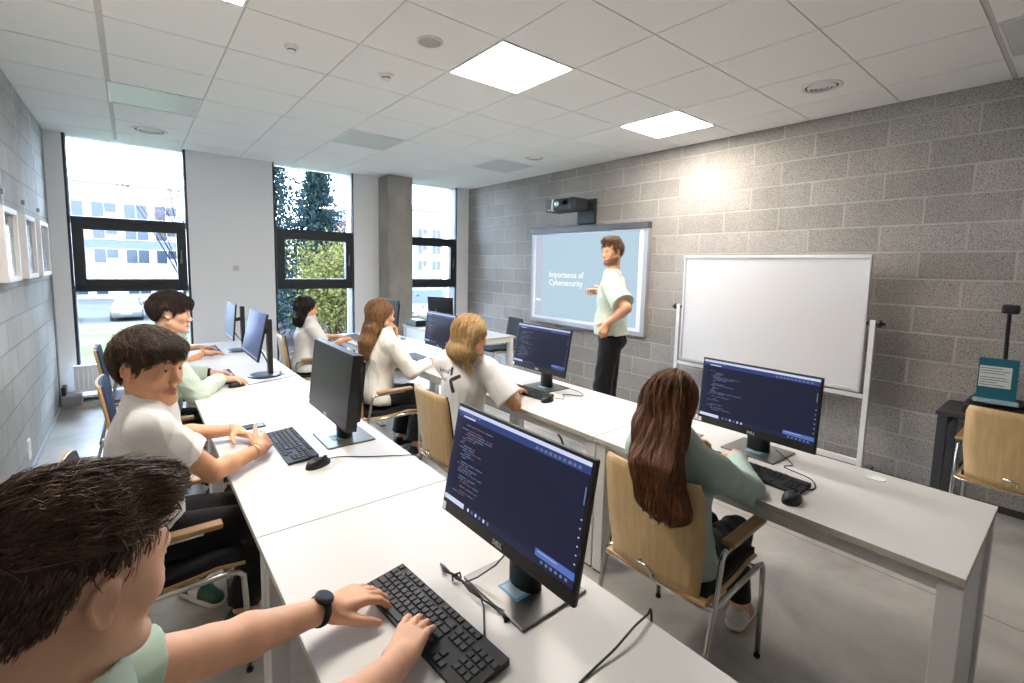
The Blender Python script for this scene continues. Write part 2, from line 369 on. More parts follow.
M_cable = mat('black_cable', s2l(22,22,24), .5)
DT = .737
# ================================================================= desks
def desk(x0, y0, L, W, label, panel_near=False, modesty=None, group=None, grommet=False):
    t = thing('desk', label, 'desk', (x0, y0, 0), 0, group)
    m = MB(); m.box((0, .0022, DT-.025), (W, L-.0022, DT), 0, .0015); m.mi = [0 if abs(np.mean([m.v[i][2] for i in f])-DT) < .0012 else 1 for f in m.f]; m.build('tabletop', [M_top, M_edge], t)
    for x in (.02, W-.075):
        for y in (.004, L-.064):
            lg = MB(); lg.box((x, y, .012), (x+.055, y+.06, DT-.025), 0, .003); l = lg.build('leg', M_leg, t)
            f = MB(); f.box((x+.006, y+.006, 0), (x+.049, y+.054, .012)); f.build('foot_glide', M_rub, l)
    m = MB(); m.box((.04, .064, DT-.085), (.07, L-.064, DT-.025)); m.box((W-.07, .064, DT-.085), (W-.04, L-.064, DT-.025))
    for y in (.012, L-.05): m.box((.075, y, DT-.075), (W-.075, y+.038, DT-.025))
    m.build('under_frame', M_leg, t)
    if panel_near:
        m = MB(); m.box((.075, .018, .05), (W-.075, .034, DT-.075)); m.build('end_panel', M_leg, t)
    if modesty is not None:
        m = MB(); m.box((modesty, .064, .25), (modesty+.018, L-.064, DT-.03)); m.build('modesty_panel', M_leg, t)
    if not grommet: return t
    m = MB(); m.lathe([(.034,0),(.034,.0025),(.030,.003),(.028,.001),(.012,.001),(0,.001)], c=(W-.085, .36, DT), n=28); m.build('cable_grommet', M_plast, t)
    return t
g1, g2 = 'desks of the row along the left wall', 'desks of the row facing the whiteboard'
desk(.268, .187, 1.398, .70, 'nearest white desk of the left row, under the big code monitor', group=g1)
desk(.268, 1.585, 1.4, .70, 'second white desk of the left row, in front of the boy in the white shirt', group=g1)
desk(.268, 2.985, 1.4, .70, 'third white desk of the left row, in front of the boy in the mint sweatshirt', group=g1)
desk(.268, 4.385, 1.4, .70, 'farthest white desk of the left row, by the windows', group=g1)
desk(1.835, .157, 1.405, .70, 'white desk nearest the whiteboard, in front of the girl in the green sweatshirt', panel_near=True, group=g2, grommet=True)
desk(1.835, 1.562, 1.4, .70, 'white desk in front of the blonde girl', group=g2)
desk(1.835, 2.962, 1.4, .70, 'white desk in front of the girl who rests her chin on her hand', group=g2)
desk(1.835, 4.362, 1.4, .70, 'white desk in front of the dark-haired girl by the window', group=g2)
desk(3.03, 4.53, 1.72, .71, 'white front-facing desk with a closed front panel between pillar and screen', modesty=.03)
# ================================================================= chairs
def make_chair(padm, wood=M_wood):
    """4-leg chair; origin on the floor under the seat, faces +X"""
    t = thing('armchair', '', 'chair')
    W = .205
    # back shell: curved plywood, leaning back
    n, k = 9, 13; g = np.zeros((n, k, 3))
    for i in range(n):
        v = -1+2*i/(n-1)
        for j in range(k):
            u = j/(k-1); z = .445+.435*u
            hw = W*(.90+.10*min(1, u*2.2))-(.012 if j == k-1 and abs(v) == 1 else 0)
            g[i, j] = (-.235-.055*u**1.3-.022*(v*v)*-1-.012, v*hw, z)
    m = MB(); m.sheet(g, .011, 0, 1)
    bk = m.build('backrest', [wood, M_wedge], t)
    g2 = g.copy(); g2[:, :, 0] += .0125; g2[:, :, 1] *= .965; g2[:, :, 2] = .452+(g2[:, :, 2]-.445)*.975
    m = MB(); m.sheet(g2, .012, 0); m.build('back_cushion', padm, bk)
    # seat
    n, k = 9, 11; g = np.zeros((n, k, 3))
    for i in range(n):
        v = -1+2*i/(n-1)
        for j in range(k):
            u = j/(k-1); x = -.235+.47*u
            g[i, j] = (x, v*W*(1.04-.06*u**3), .44+.008*v*v+(.018*(u)**2 if u < .8 else .018*.64-.02*(u-.8)/.2)-.012*math.sin(PI*u))
    m = MB(); m.sheet(g, .011, 0, 1); st = m.build('seat', [wood, M_wedge], t)
    g2 = g.copy(); g2[:, :, 2] += -.001; g2[:, :, 1] *= .95; g2[:, :, 0] = .235-(.235-g2[:, :, 0])*.93
    m = MB(); m.sheet(g2, -.024, 0); m.build('seat_cushion', padm, st)
    m = MB(); m.tube([(-.262,.03,.50),(-.285,.028,.505),(-.285,-.012,.505),(-.285,-.028,.495),(-.285,-.03,.475),(-.268,-.03,.470)], .006, 8); m.build('carry_clip', M_chrome, bk)
    r = .0105
    for s in (-1, 1):
        y = s*.232
        m = MB(); m.tube([(.232,y,0),(.228,y,.30),(.222,y,.405),(.205,y,.424),(.17,y,.43),(-.20,y,.425)], r, 12); lg = m.build('leg', M_chrome, t)
        m = MB(); m.cyl((.232,y,0), (.232,y,.012), .0125, 12); m.build('foot_glide', M_rub, lg)
        m = MB(); m.tube([(-.30,y,0),(-.245,y,.25),(-.19,y,.46),(-.165,y,.593),(-.155,y,.609),(-.13,y,.615),(.10,y,.619)], r, 12); lg = m.build('leg', M_chrome, t)
        m = MB(); m.cyl((-.30,y,0), (-.297,y,.012), .0125, 12); m.build('foot_glide', M_rub, lg)
        m = MB(); m.box((-.125, y-.024, .626), (.16, y+.024, .646), 0, .007); m.build('armrest', M_arm, t)
    m = MB(); m.tube([(-.20,-.232,.425),(-.215,-.225,.425),(-.225,-.2,.424),(-.225,.2,.424),(-.215,.225,.425),(-.20,.232,.425)], r*.9, 10)
    m.build('seat_frame', M_chrome, t); m = MB(); m.tube([(.17,-.232,.42),(.17,.232,.42)], r*.9, 10); m.build('cross_bar', M_chrome, t)
    return t
chair0 = make_chair(M_pad)
chair1 = make_chair(M_padblue)
CG = 'plywood armchairs'
def chair(src, x, y, rz, label, first=False):
    if first:
        src.location = (x, y, 0); src.rotation_euler = (0, 0, math.radians(rz)); src['label'] = label; src['group'] = CG; return src
    return dup(src, (x, y, 0), math.radians(rz), label, CG)
chair(chair0, 1.735, .975, 2, 'wooden armchair under the girl in the green sweatshirt', True)
chair(chair0, 1.60, 2.37, -2, 'wooden armchair behind the blonde girl')
chair(chair0, 1.53, 3.55, 0, 'wooden armchair under the girl with black trousers and long light brown hair')
chair(chair0, 1.42, 5.12, -4, 'pale-backed chair under the dark-haired girl by the window')
chair(chair0, -.07, .70, 0, 'chair under the boy in the lower left corner')
chair(chair0, .06, 2.18, 0, 'wooden armchair under the boy in the white shirt')
chair(chair1, .10, 3.66, 0, 'armchair with blue padded back under the boy in the mint sweatshirt', True)
chair(chair1, .02, 5.05, 0, 'blue-padded chair farthest back, next to the window and radiator')
chair(chair0, 3.96, .20, 0, 'empty wooden chair pushed up to the black side table at the right edge')
chair(chair0, 4.03, 5.22, 172, 'empty dark-padded chair behind the front desk, beside the projection screen')
# ================================================================= monitors
E_navy = emat('screen_editor', s2l(27,31,54), 0.52, .12)
E_navy2 = emat('screen_editor_gutter', s2l(33,39,66), 0.52, .12)
E_head = emat('screen_menu_bar', s2l(48,66,120), 0.52, .12)
E_white = emat('screen_title_bar', s2l(208,216,244), 0.52, .12)
E_code = emat('screen_code', s2l(120,132,168), 0.42, .12)
E_code2 = emat('screen_code_warm', s2l(140,110,120), 0.36, .12)
E_note = emat('screen_notice', s2l(82,112,188), 0.52, .12)
E_off = emat('screen_soft_grey', s2l(16,17,22), 0.52, .12)
E_blue = emat('screen_blue', s2l(48,66,122), 0.52, .12)
M_logo = mat('silver_lettering', s2l(190,190,192), .4, .3)
M_alu = mat('dark_silver_stand', s2l(118,116,114), .38, .75)
M_sticker = mat('pale_sticker', s2l(196,222,232), .5); M_sticker2 = mat('blue_sticker', s2l(104,178,206), .5)
SCRM = [E_navy, E_head, E_white, E_code, E_note, E_navy2, E_code2]
def code_screen(m, W, Hh, y0, seed):
    """pixels of a code editor, drawn as a flat panel; face -X at x=0; y grows to the viewer's LEFT"""
    R = random.Random(seed); x = -.0006
    def q(u0, u1, v0, v1, mi, lift=1):      # u from viewer's left 0..1, v from top 0..1
        ya, yb = W/2-u0*W, W/2-u1*W; za, zb = y0+Hh*(1-v0), y0+Hh*(1-v1)
        m.add([(x*lift,ya,zb),(x*lift,yb,zb),(x*lift,yb,za),(x*lift,ya,za)], [(3,2,1,0)], mi)
    q(0, 1, 0, 1, 0, 0); q(0, 1, 0, .035, 2); q(0, 1, .035, .10, 1); q(0, .045, .10, .93, 5); q(0, 1, .93, 1, 5)
    for k in range(7): q(.01+.03*k, .03+.03*k, .045, .058, 3, 2)
    q(.06, .17, .075, .09, 2, 2)
    for k in range(10): q(.66+.03*k, .675+.03*k+.006*R.random(), .06, .085, 3, 2)
    v = .13
    for k in range(30):
        v += .024
        if R.random() < .16: continue
        ind = R.choice([.06, .08, .10, .10, .12]); n = R.randint(1, 4); u = ind
        for _ in range(n):
            wd = R.uniform(.015, .08); 
            if u+wd > .42: break
            q(u, u+wd, v, v+.009, R.choice([3, 3, 3, 6]), 2); u += wd+.01
    q(.0, .19, .935, .985, 2, 2)
    for k in range(6): q(.225+.035*k, .24+.035*k, .945, .975, R.choice([2, 3, 4]), 2)
    q(.76, 1, .87, .93, 4, 2); q(.775, .9, .885, .89, 2, 3); q(.775, .95, .905, .91, 3, 3)
    for k in range(6): q(.80+.03*k, .815+.03*k, .945, .97, 3, 2)
    q(.985, .992, .2, .34, 3, 2)
    for k in range(6): q(.985, .993, .45+.07*k, .46+.07*k, 2, 2)
def make_monitor(kind, seed=1, W=.55, Hh=.335, tilt=9, thick=.014, drop=.0, screen='code'):
    """origin on the desk below the screen; screen faces -X"""
    t = thing('monitor', '', 'monitor')
    zc = .30+drop; ta = math.radians(tilt); R = np.array([[math.cos(ta),0,math.sin(ta)],[0,1,0],[-math.sin(ta),0,math.cos(ta)]])
    chin = .035 if kind == 'aio' else .016; bz = .009
    m = MB(); m.M = R; m.T = V3(0,0,zc)
    b0, b1 = -Hh/2, Hh/2
    m.box((0, -W/2, b0), (thick, W/2, b1), 0, .004)
    if kind == 'aio': m.box((thick-.002, -W/2+.03, b0+.03), (thick+.03, W/2-.03, b1-.03), 0, .014)
    body = m.build('housing', M_black, t)
    m = MB(); m.M = R; m.T = V3(-.0008*math.cos(ta), 0, zc+.0008*math.sin(ta))
    sw, sh, s0 = W-2*bz, Hh-bz-chin, b0+chin
    if screen == 'code': code_screen(m, sw, sh, s0, seed); mats = SCRM
    else:
        m.add([(0,sw/2,s0),(0,-sw/2,s0),(0,-sw/2,s0+sh),(0,sw/2,s0+sh)], [(3,2,1,0)], 0); mats = [E_off if screen == 'off' else E_blue, E_white]
        if screen == 'blue': m.add([(-.0005,sw/2-.01,s0+.004),(-.0005,-sw/2+.01,s0+.004),(-.0005,-sw/2+.01,s0+.010),(-.0005,sw/2-.01,s0+.010)], [(3,2,1,0)], 1)
    m.build('screen', mats, t)
    if kind == 'aio':
        P = V3(-.0012, 0, b0+.010); o = R@P+V3(0,0,zc)
        text_part('maker_lettering', 'DELL', .017, M_logo, t, basis((0,-1,0), R@V3(0,0,1), R@V3(-1,0,0), o), .0003, 'CENTER', .0006)
        m = MB(); m.M = R; m.T = V3(0,0,zc); m.box((-.0012, W/2-.02, b0+.004), (0, W/2-.004, b0+.026)); m.build('label_tag', M_plast, t)
        st = MB(); st.tube([(.075,0,.006),(.07,0,.10),(.055,0,.22),(.04,0,zc-.02)], [.036,.034,.03,.03], 16); 
        st.v = [(p[0], p[1]*1.5, p[2]) for p in st.v]; st.build('stand_neck', M_alu if kind == 'x' else M_black, t)
        m = MB(); m.box((-.045, -.125, 0), (.185, .125, .008), 0, .003); bs = m.build('stand_base', M_alu, t)
        m = MB(); m.box((.005, -.045, .0081), (.055, .035, .0086), 1); m.box((.011, -.035, .0086), (.047, .027, .0089), 0); m.build('sticker', [M_sticker, M_sticker2], bs)
    else:
        m = MB(); m.box((.09, -.028, .012), (.125, .028, .43), 0, .004); m.build('stand_neck', M_black, t)
        m = MB(); m.tube([(thick, 0, zc), (.095, 0, zc+.01)], .018, 12); m.build('arm', M_black, t)
        m = MB(); m.lathe([(.0,.012),(.095,.012),(.115,.006),(.118,0),(0,0)], c=(.07,0,0), n=40); bs = m.build('stand_base', mat('blue_grey_base', s2l(70,78,96), .35, .4), t)
        for s in (-1, 1): m = MB(); m.tube([(thick+.0,.03*s,zc-.08),(.06,.03*s,zc-.16),(.09,.02*s,.10),(.10,.01*s,.02),(.14,.02*s,.006),(.2,.05*s,.004)], .003, 6); m.build('cable', M_cable, t)
    return t
mon = {}
def place_mon(x, y, rz, label, **k):
    t = make_monitor(**k); t.location = (x, y, DT); t.rotation_euler = (0, 0, math.radians(rz)); t['label'] = label; t['group'] = 'desk monitors'; return t
place_mon(.731, .906, 1, 'largest black monitor showing code, on the nearest desk of the left row', kind='aio', seed=3, tilt=10.6, W=.535, Hh=.322)
place_mon(.722, 2.29, 0, 'monitor seen edge-on with a dark blank screen, on the second desk of the left row', kind='aio', tilt=6.5, thick=.05, screen='off', W=.565, Hh=.345, drop=-.005)
place_mon(.69, 3.92, 0, 'blue-lit monitor on a round pole stand, on the third desk of the left row', kind='pole', tilt=12, W=.60, Hh=.345, screen='blue', drop=.03)
place_mon(.71, 5.16, 0, 'smallest-looking monitor on a pole stand, farthest back in the left row', kind='pole', tilt=5, W=.49, Hh=.34, screen='blue', drop=.0)
place_mon(2.275, .965, -2, 'black monitor showing code in front of the whiteboard', kind='aio', seed=11, tilt=4, drop=-.042)
place_mon(2.25, 2.44, 0, 'black monitor showing code, right of the blonde girl below the projection screen', kind='aio', seed=23, tilt=10, drop=-.008, Hh=.325)
place_mon(2.30, 3.94, 0, 'black monitor partly hidden behind the blonde girl', kind='aio', seed=31, tilt=6, drop=-.06)
place_mon(2.28, 5.10, 0, 'black monitor mostly hidden behind the girl with long light brown hair', kind='aio', seed=37, tilt=6, drop=.0, screen='off')
t = place_mon(3.36, 5.72, 205, 'black monitor turned away from the room, on the front desk near the far window', kind='aio', seed=5, tilt=4, screen='off', W=.42, Hh=.29, drop=-.02)
# ================================================================= keyboards and mice
def key_layout():
    """(x across depth, y along length, width) in key units of 19 mm, 6 rows"""
    K = []
    u = .019
    def row(r, xs, w=1.):
        for x in xs: K.append((r, x, w))
    # row 0 function keys
    row(0, [0]); row(0, [2,3,4,5]); row(0, [6.5,7.5,8.5,9.5]); row(0, [11,12,13,14]); row(0, [15.4,16.4,17.4]); 
    row(1, range(13)); K.append((1, 13.5, 2)); row(1, [15.4,16.4,17.4]); row(1, [18.8,19.8,20.8,21.8])
    K.append((2, .25, 1.5)); row(2, [1.5+i for i in range(12)]); K.append((2, 13.75, 1.5)); row(2, [15.4,16.4,17.4]); row(2, [18.8,19.8,20.8])
    K.append((3, .4, 1.75)); row(3, [1.75+i for i in range(11)]); K.append((3, 13.4, 2.2)); row(3, [18.8,19.8,20.8])
    K.append((4, .6, 2.2)); row(4, [2.25+i for i in range(10)]); K.append((4, 13.1, 2.7)); row(4, [16.4]); row(4, [18.8,19.8,20.8])
    for x in (.1, 1.35, 2.6): K.append((5, x, 1.2))
    K.append((5, 6.1, 5.6))
    for x in (9.6, 10.85, 12.1, 13.6): K.append((5, x, 1.2))
    row(5, [15.4,16.4,17.4]); K.append((5, 19.3, 2)); row(5, [20.8])
    return K
def key_mb(w):
    m = MB(); a = .0085; hw = w*.0095-.0011
    m.add([(-a,-hw,0),(a,-hw,0),(a,hw,0),(-a,hw,0),(-a+.0018,-hw+.0016,.0042),(a-.0018,-hw+.0016,.0042),(a-.0018,hw-.0016,.0042),(-a+.0018,hw-.0016,.0042)],
          [(3,2,1,0),(4,5,6,7),(0,1,5,4),(1,2,6,5),(2,3,7,6),(3,0,4,7)]); return m
KEYME = {}
def keyboard(x, y, rz, label, keys=True, km=M_key, bm=None):
    """origin: centre on the desk. +X points away from the typist, left end of the keyboard at +Y"""
    t = thing('keyboard', label, 'keyboard', (x, y, DT), math.radians(rz), 'desk keyboards')
    Lh, Wh = .221, .0635
    m = MB(); m.add([(-Wh,-Lh,.002),(Wh,-Lh,.004),(Wh,Lh,.004),(-Wh,Lh,.002),(-Wh,-Lh,.010),(Wh,-Lh,.020),(Wh,Lh,.020),(-Wh,Lh,.010)], [(3,2,1,0),(4,5,6,7),(0,1,5,4),(1,2,6,5),(2,3,7,6),(3,0,4,7)])
    m.box((-Wh+.01,-Lh+.02,0), (-Wh+.02,-Lh+.05,.003)); m.box((-Wh+.01,Lh-.05,0), (-Wh+.02,Lh-.02,.003)); m.box((Wh-.02,-Lh+.02,0), (Wh-.008,-Lh+.05,.005)); m.box((Wh-.02,Lh-.05,0), (Wh-.008,Lh-.02,.005))
    m.build('body', bm or M_blackm, t)
    K = key_layout(); tilt = math.atan2(.010, 2*Wh)
    allm = MB()
    for r, kx, w in K[:100]:
        px_ = Wh-.0125-r*.0195-(.003 if r else -.001); py = Lh-.0135-kx*.0192; pz = .010+(px_+Wh)/(2*Wh)*.010
        if keys:
            if w not in KEYME:
                k = key_mb(w).build('key', km, t); KEYME[w] = k.data
            else: k = link('key', KEYME[w], t)
            k.location = (px_, py, pz); k.rotation_euler = (0, -tilt, 0)
        else:
            q = key_mb(w); allm.T = V3(px_, py, pz); allm.add(q.v, q.f)
    if not keys: allm.build('keycaps', km, t)
    return t
def mouse(x, y, rz, label):
    t = thing('computer_mouse', label, 'mouse', (x, y, DT), math.radians(rz), 'computer mice')
    n, k = 14, 20; vs = []; fs = []
    for i in range(n+1):
        a = PI/2*i/n
        for j in range(k):
            b = 2*PI*j/k; c, s_ = math.cos(b), math.sin(b)
            rx = .058*(abs(math.cos(a))**.55); ry = .031*(abs(math.cos(a))**.5)*(1-.08*c)
            z = .036*math.sin(a)**.9*(1-.18*max(0, c)*1)
            vs.append((rx*c, ry*s_, max(.0, z)))
    for i in range(n):
        for j in range(k): fs.append((i*k+j, i*k+(j+1)%k, (i+1)*k+(j+1)%k, (i+1)*k+j))
    m = MB(); m.add(vs, fs, 0, True); m.build('shell', M_black, t)
    m = MB(); m.lathe([(.0,-.003),(.009,-.003),(.0105,0),(.009,.003),(0,.003)], c=(.033,0,.0265), n=18, ax=1); m.build('scroll_wheel', mat('grey_rubber', s2l(70,70,72), .6), t)
    m = MB(); m.box((.012,-.0006,.0300), (.046,.0006,.0318)); m.build('button_seam', M_rub, t)
    return t
def cable(name, label, pts, r=.0022, cat='cable', m=None):
    # smooth Catmull-Rom through pts
    P = [np.asarray(p, float) for p in pts]; P = [2*P[0]-P[1]]+P+[2*P[-1]-P[-2]]; out = []
    for i in range(1, len(P)-2):
        for s in np.linspace(0, 1, 8, endpoint=False):
            a, b, c, d = P[i-1], P[i], P[i+1], P[i+2]
            out.append(.5*((2*b)+(-a+c)*s+(2*a-5*b+4*c-d)*s*s+(-a+3*b-3*c+d)*s**3))
    out.append(P[-2]); q = MB(); q.tube(out, r, 6)
    return tag(q.build(name, m or M_cable), label, cat)
keyboard(.522, .94, 5, 'black keyboard under the hands of the boy in the lower left corner')
keyboard(.549, 2.315, 0, 'navy-black keyboard in front of the boy in the white shirt', km=mat('dark_blue_keycap', s2l(34,40,58), .5), bm=mat('navy_black_plastic', s2l(30,36,52), .5))
keyboard(2.06, .875, -2, 'black keyboard under the hands of the girl in the green sweatshirt')
keyboard(2.10, 2.43, 4, 'black keyboard between the blonde girl and her monitor', keys=False)
keyboard(2.04, 3.86, -2, 'dark keyboard beside the arm of the girl with long light brown hair', keys=False)
keyboard(2.02, 5.35, 0, 'dark keyboard on the far white desk by the window', keys=False)
keyboard(.50, 3.98, 0, 'dark keyboard in front of the boy in the mint sweatshirt', keys=False)
keyboard(.56, 5.25, 0, 'dark keyboard on the farthest desk of the left row', keys=False)
mouse(.588, 2.02, 20, 'black mouse below the keyboard of the boy in the white shirt')
mouse(1.935, .655, 0, 'black mouse at the right end of the keyboard, on the desk nearest the whiteboard')
mouse(2.08, 2.17, 10, 'black mouse beside the keyboard of the blonde girl')
mouse(.535, 3.665, 15, 'black mouse under the hand of the boy in the mint sweatshirt')
z = DT+.003
cable('mouse_cable', 'thin black mouse cable crossing the second desk of the left row', [(.635,2.04,z+.01),(.70,2.05,z),(.80,1.98,z),(.90,1.92,z),(.975,1.86,z),(.99,1.84,.68)])
cable('mouse_cable', 'looped black cable between mouse and monitor near the whiteboard', [(1.985,.66,z+.01),(2.04,.70,z),(2.10,.64,z),(2.20,.68,z),(2.24,.80,z),(2.30,.79,z),(2.36,.86,z+.01),(2.40,.90,z+.01)])
cable('mouse_cable', 'thin looped cable behind the mouse of the blonde girl', [(2.135,2.18,z+.01),(2.20,2.14,z),(2.28,2.22,z),(2.36,2.12,z),(2.42,2.22,z),(2.40,2.38,z+.01)])
cable('power_cable', 'black cable hanging over the edge of the nearest left desk', [(.990,.625,.66),(.984,.628,z+.010),(.965,.626,z+.010),(.907,.618,z+.016),(.86,.612,z+.014),(.811,.608,z+.008),(.735,.606,z+.001),(.686,.60,z),(.63,.58,z)], .003)
cable('keyboard_cable', 'thin dark cable along the third desk of the left row', [(.60,3.66,z),(.72,3.70,z),(.85,3.74,z),(.95,3.78,z),(.972,3.8,.70)])
cable('keyboard_cable', 'black cable under the right desk row beside the desk leg', [(1.86,1.46,.66),(1.95,1.30,.62),(2.1,1.2,.60),(2.3,1.15,.63)], .004)
cable('power_cable', 'short black cable end hanging below the desk of the blonde girl', [(1.875,1.86,.652),(1.872,1.83,.63),(1.865,1.80,.59),(1.85,1.77,.555)], .007)
# bundled cable on the nearest desk
t = thing('cable_bundle', 'tied black cable bundle beside the foot of the largest monitor', 'cable', (0,0,0))
R_ = random.Random(4)
for k in range(5):
    o = .0026*(k-2); pts = [(.665+o*.3, 1.12-.004*k, z+.002), (.655+o, 1.08, z+.006+.003*(k%3)), (.662-o, 1.03, z+.010+.004*(k%2)), (.668+o, .97, z+.006+.003*k*.7), (.672-o*.7, .91, z+.004+.002*k), (.690+o, .855, z+.003), (.685+o*1.8, .83, z+.002)]
    P = [np.array(p) for p in pts]; q = MB(); q.tube(np.array([P[0]*(1-s)**2+0 for s in [0]]).tolist() and [tuple(p) for p in P], .0022, 6); q.build('strand', M_cable, t)
q = MB(); q.tube([(.652,1.035,z+.002),(.650,1.035,z+.018),(.672,1.03,z+.02),(.676,1.03,z+.004)], .003, 6); q.build('tie', M_cable, t)
q = MB(); q.tube([(.672,.93,z+.008),(.66,.90,z+.004),(.64,.87,z),(.612,.83,z),(.60,.815,z+.004)], .0022, 6); q.tube([(.66,1.0,z+.01),(.70,.985,z+.02),(.735,.95,z+.06),(.775,.93,z+.11)], .0022, 6); q.build('loose_end', M_cable, t)
# phones
def phone(x, y, rz, label, glow=False):
    t = thing('smartphone', label, 'phone', (x, y, DT), math.radians(rz))
    m = MB(); m.box((-.036,-.075,0), (.036,.075,.008), 0, .003); m.build('body', M_black, t)
    m = MB(); m.box((-.033,-.071,.008), (.033,.071,.0084)); m.build('display', mat('phone_glass', s2l(60,78,104), .08, .1), t)
phone(.44, 2.705, -88, 'dark phone lying by the far wrist of the boy in the white shirt')
phone(2.30, 3.62, 20, 'dark phone lying on the desk beside the blonde girl')
m = MB(); m.box((2.26,1.23,DT), (2.33,1.27,DT+.004), 0, .001); tag(m.build('usb_stick', M_steel), 'small silver item lying left of the code monitor by the whiteboard', 'usb stick')
# ================================================================= front of the room
M_wb = mat('whiteboard_enamel', s2l(208,207,208), .25, coat=.3)
t = thing('whiteboard', 'big white mobile whiteboard on a white wheeled stand', 'whiteboard', (4.25, 1.795, 0))
m = MB(); m.box((-.012,-.735,.735), (.012,.735,1.735)); m.build('board', M_wb, t)
m = MB()
for lo, hi in (((-.02,-.75,1.72),(.02,.75,1.75)), ((-.02,-.75,.72),(.02,.75,.745)), ((-.02,-.75,.745),(.02,-.728,1.72)), ((-.02,.728,.745),(.02,.75,1.72))): m.box(lo, hi, 0, .004)
m.build('frame', mat('aluminium_frame', s2l(204,204,206), .35, .5), t)
for s in (-1, 1):
    m = MB(); m.box((-.018, s*.79-.018, .06), (.018, s*.79+.018, 1.27), 0, .004); m.build('post', M_leg, t)
    m = MB(); m.cyl((0, s*.75, 1.245), (0, s*.86, 1.245), .012); m.lathe([(0,-.012),(.026,-.01),(.028,0),(.026,.012),(0,.014)], c=(0, s*.83, 1.245), n=20, ax=1); m.build('knob', M_black, t)
    m = MB(); m.box((-.30, s*.79-.02, .05), (.30, s*.79+.02, .085), 0, .005); ft = m.build('foot', mat('grey_stand_foot', s2l(120,122,122), .5), t)
    for x in (-.27, .27): m = MB(); m.lathe([(0,-.012),(.022,-.012),(.025,-.008),(.025,.008),(.022,.012),(0,.012)], c=(x, s*.79, .025), n=18, ax=1); m.build('castor', M_rub, ft)
m = MB(); m.box((-.012,-.79,.675), (.012,.79,.705), 0, .003); m.build('crossbar', M_leg, t)
m = MB(); m.box((-.015,-.79,.16), (.015,.79,.20), 0, .003); m.build('lower_rail', M_leg, t)
# interactive projection screen
E_slide = emat('projected_slide', s2l(196,222,238), 0.47, 0.)
E_slide2 = emat('projected_toolbar', s2l(206,210,228), 0.47, 0.); E_text = emat('projected_text', s2l(250,253,255), 0.56, 0.)
t = thing('projection_screen', 'interactive screen on the block wall showing the slide', 'screen', (4.565, 0, 0))
Y0, Y1, Z0, Z1 = 3.165, 5.115, .84, 2.125
m = MB(); m.box((-.06, Y0+.03, Z0+.03), (-.005, Y1-.03, Z1-.03)); m.build('board', mat('screen_board_white', s2l(226,226,230), .35), t)
m = MB(); m.box((-.065,Y0,Z0),(0,Y0+.055,Z1)); m.box((-.065,Y1-.03,Z0),(0,Y1,Z1)); m.box((-.065,Y0+.055,Z0),(0,Y1-.03,Z0+.05)); m.build('frame', mat('silver_board_frame', s2l(168,168,170), .4, .4), t)
m = MB(); m.box((-.085,Y0-.003,Z1-.06),(0,Y1+.003,Z1+.012), 0, .006); m.build('top_rail', mat('dark_grey_rail', s2l(70,71,76), .4), t)
m = MB(); m.box((-.09,3.7,Z0-.028),(-.0,4.55,Z0-.001), 0, .006); m.build('pen_tray', mat('dark_grey_rail', s2l(70,71,76), .4), t)
m = MB(); m.add([(-.0615,5.02,.93),(-.0615,3.28,.93),(-.0615,3.28,2.045),(-.0615,5.02,2.045)], [(3,2,1,0)], 0); m.add([(-.062,5.02,.93),(-.062,4.88,.93),(-.062,4.88,2.045),(-.062,5.02,2.045)], [(3,2,1,0)], 1)
m.add([(-.0624,5.0,1.135),(-.0624,4.90,1.135),(-.0624,4.90,1.165),(-.0624,5.0,1.165)], [(3,2,1,0)], 2)
pic = m.build('slide', [E_slide, E_slide2, E_text], t)
for k, wd in enumerate(('Importance of', 'Cybersecurity')): text_part('slide_text', wd, .110, E_text, pic, basis((0,-1,0), (0,0,1), (-1,0,0), (-.063, 4.74, 1.475-.108*k)), .0002, 'LEFT', .002)
# projector on a wall arm
t = thing('projector', 'black short-throw projector on a wall arm above the screen', 'projector', (4.565, 0, 0))
m = MB(); m.box((-.045, 3.98, 2.165), (0, 4.27, 2.47), 0, .01); m.build('wall_plate', M_blackm, t)
m = MB(); m.box((-.42, 4.06, 2.36), (-.045, 4.18, 2.43), 0, .01); m.build('arm', M_blackm, t)
m = MB(); m.box((-.42, 3.98, 2.30), (-.16, 4.34, 2.455), 0, .03); hs = m.build('housing', M_blackm, t)
m = MB(); m.box((-.42, 4.34, 2.305), (-.16, 4.356, 2.45), 0, .004); m.build('front_rim', M_plast, hs)
m = MB(); m.box((-.41, 4.356, 2.30), (-.17, 4.47, 2.45), 0, .008); m.build('lens_hood', M_black, t)
m = MB(); m.lathe([(0,-.005),(.03,-.004),(.036,.0),(.036,.02)], c=(-.424, 4.27, 2.39), n=24, ax=0); m.build('lens', mat('lens_glass', s2l(180,200,210), .05, .6), t)
text_part('maker_lettering', 'EPSON', .022, M_logo, t, basis((0,-1,0), (0,0,1), (-1,0,0), (-.411, 4.44, 2.315)), .0003)
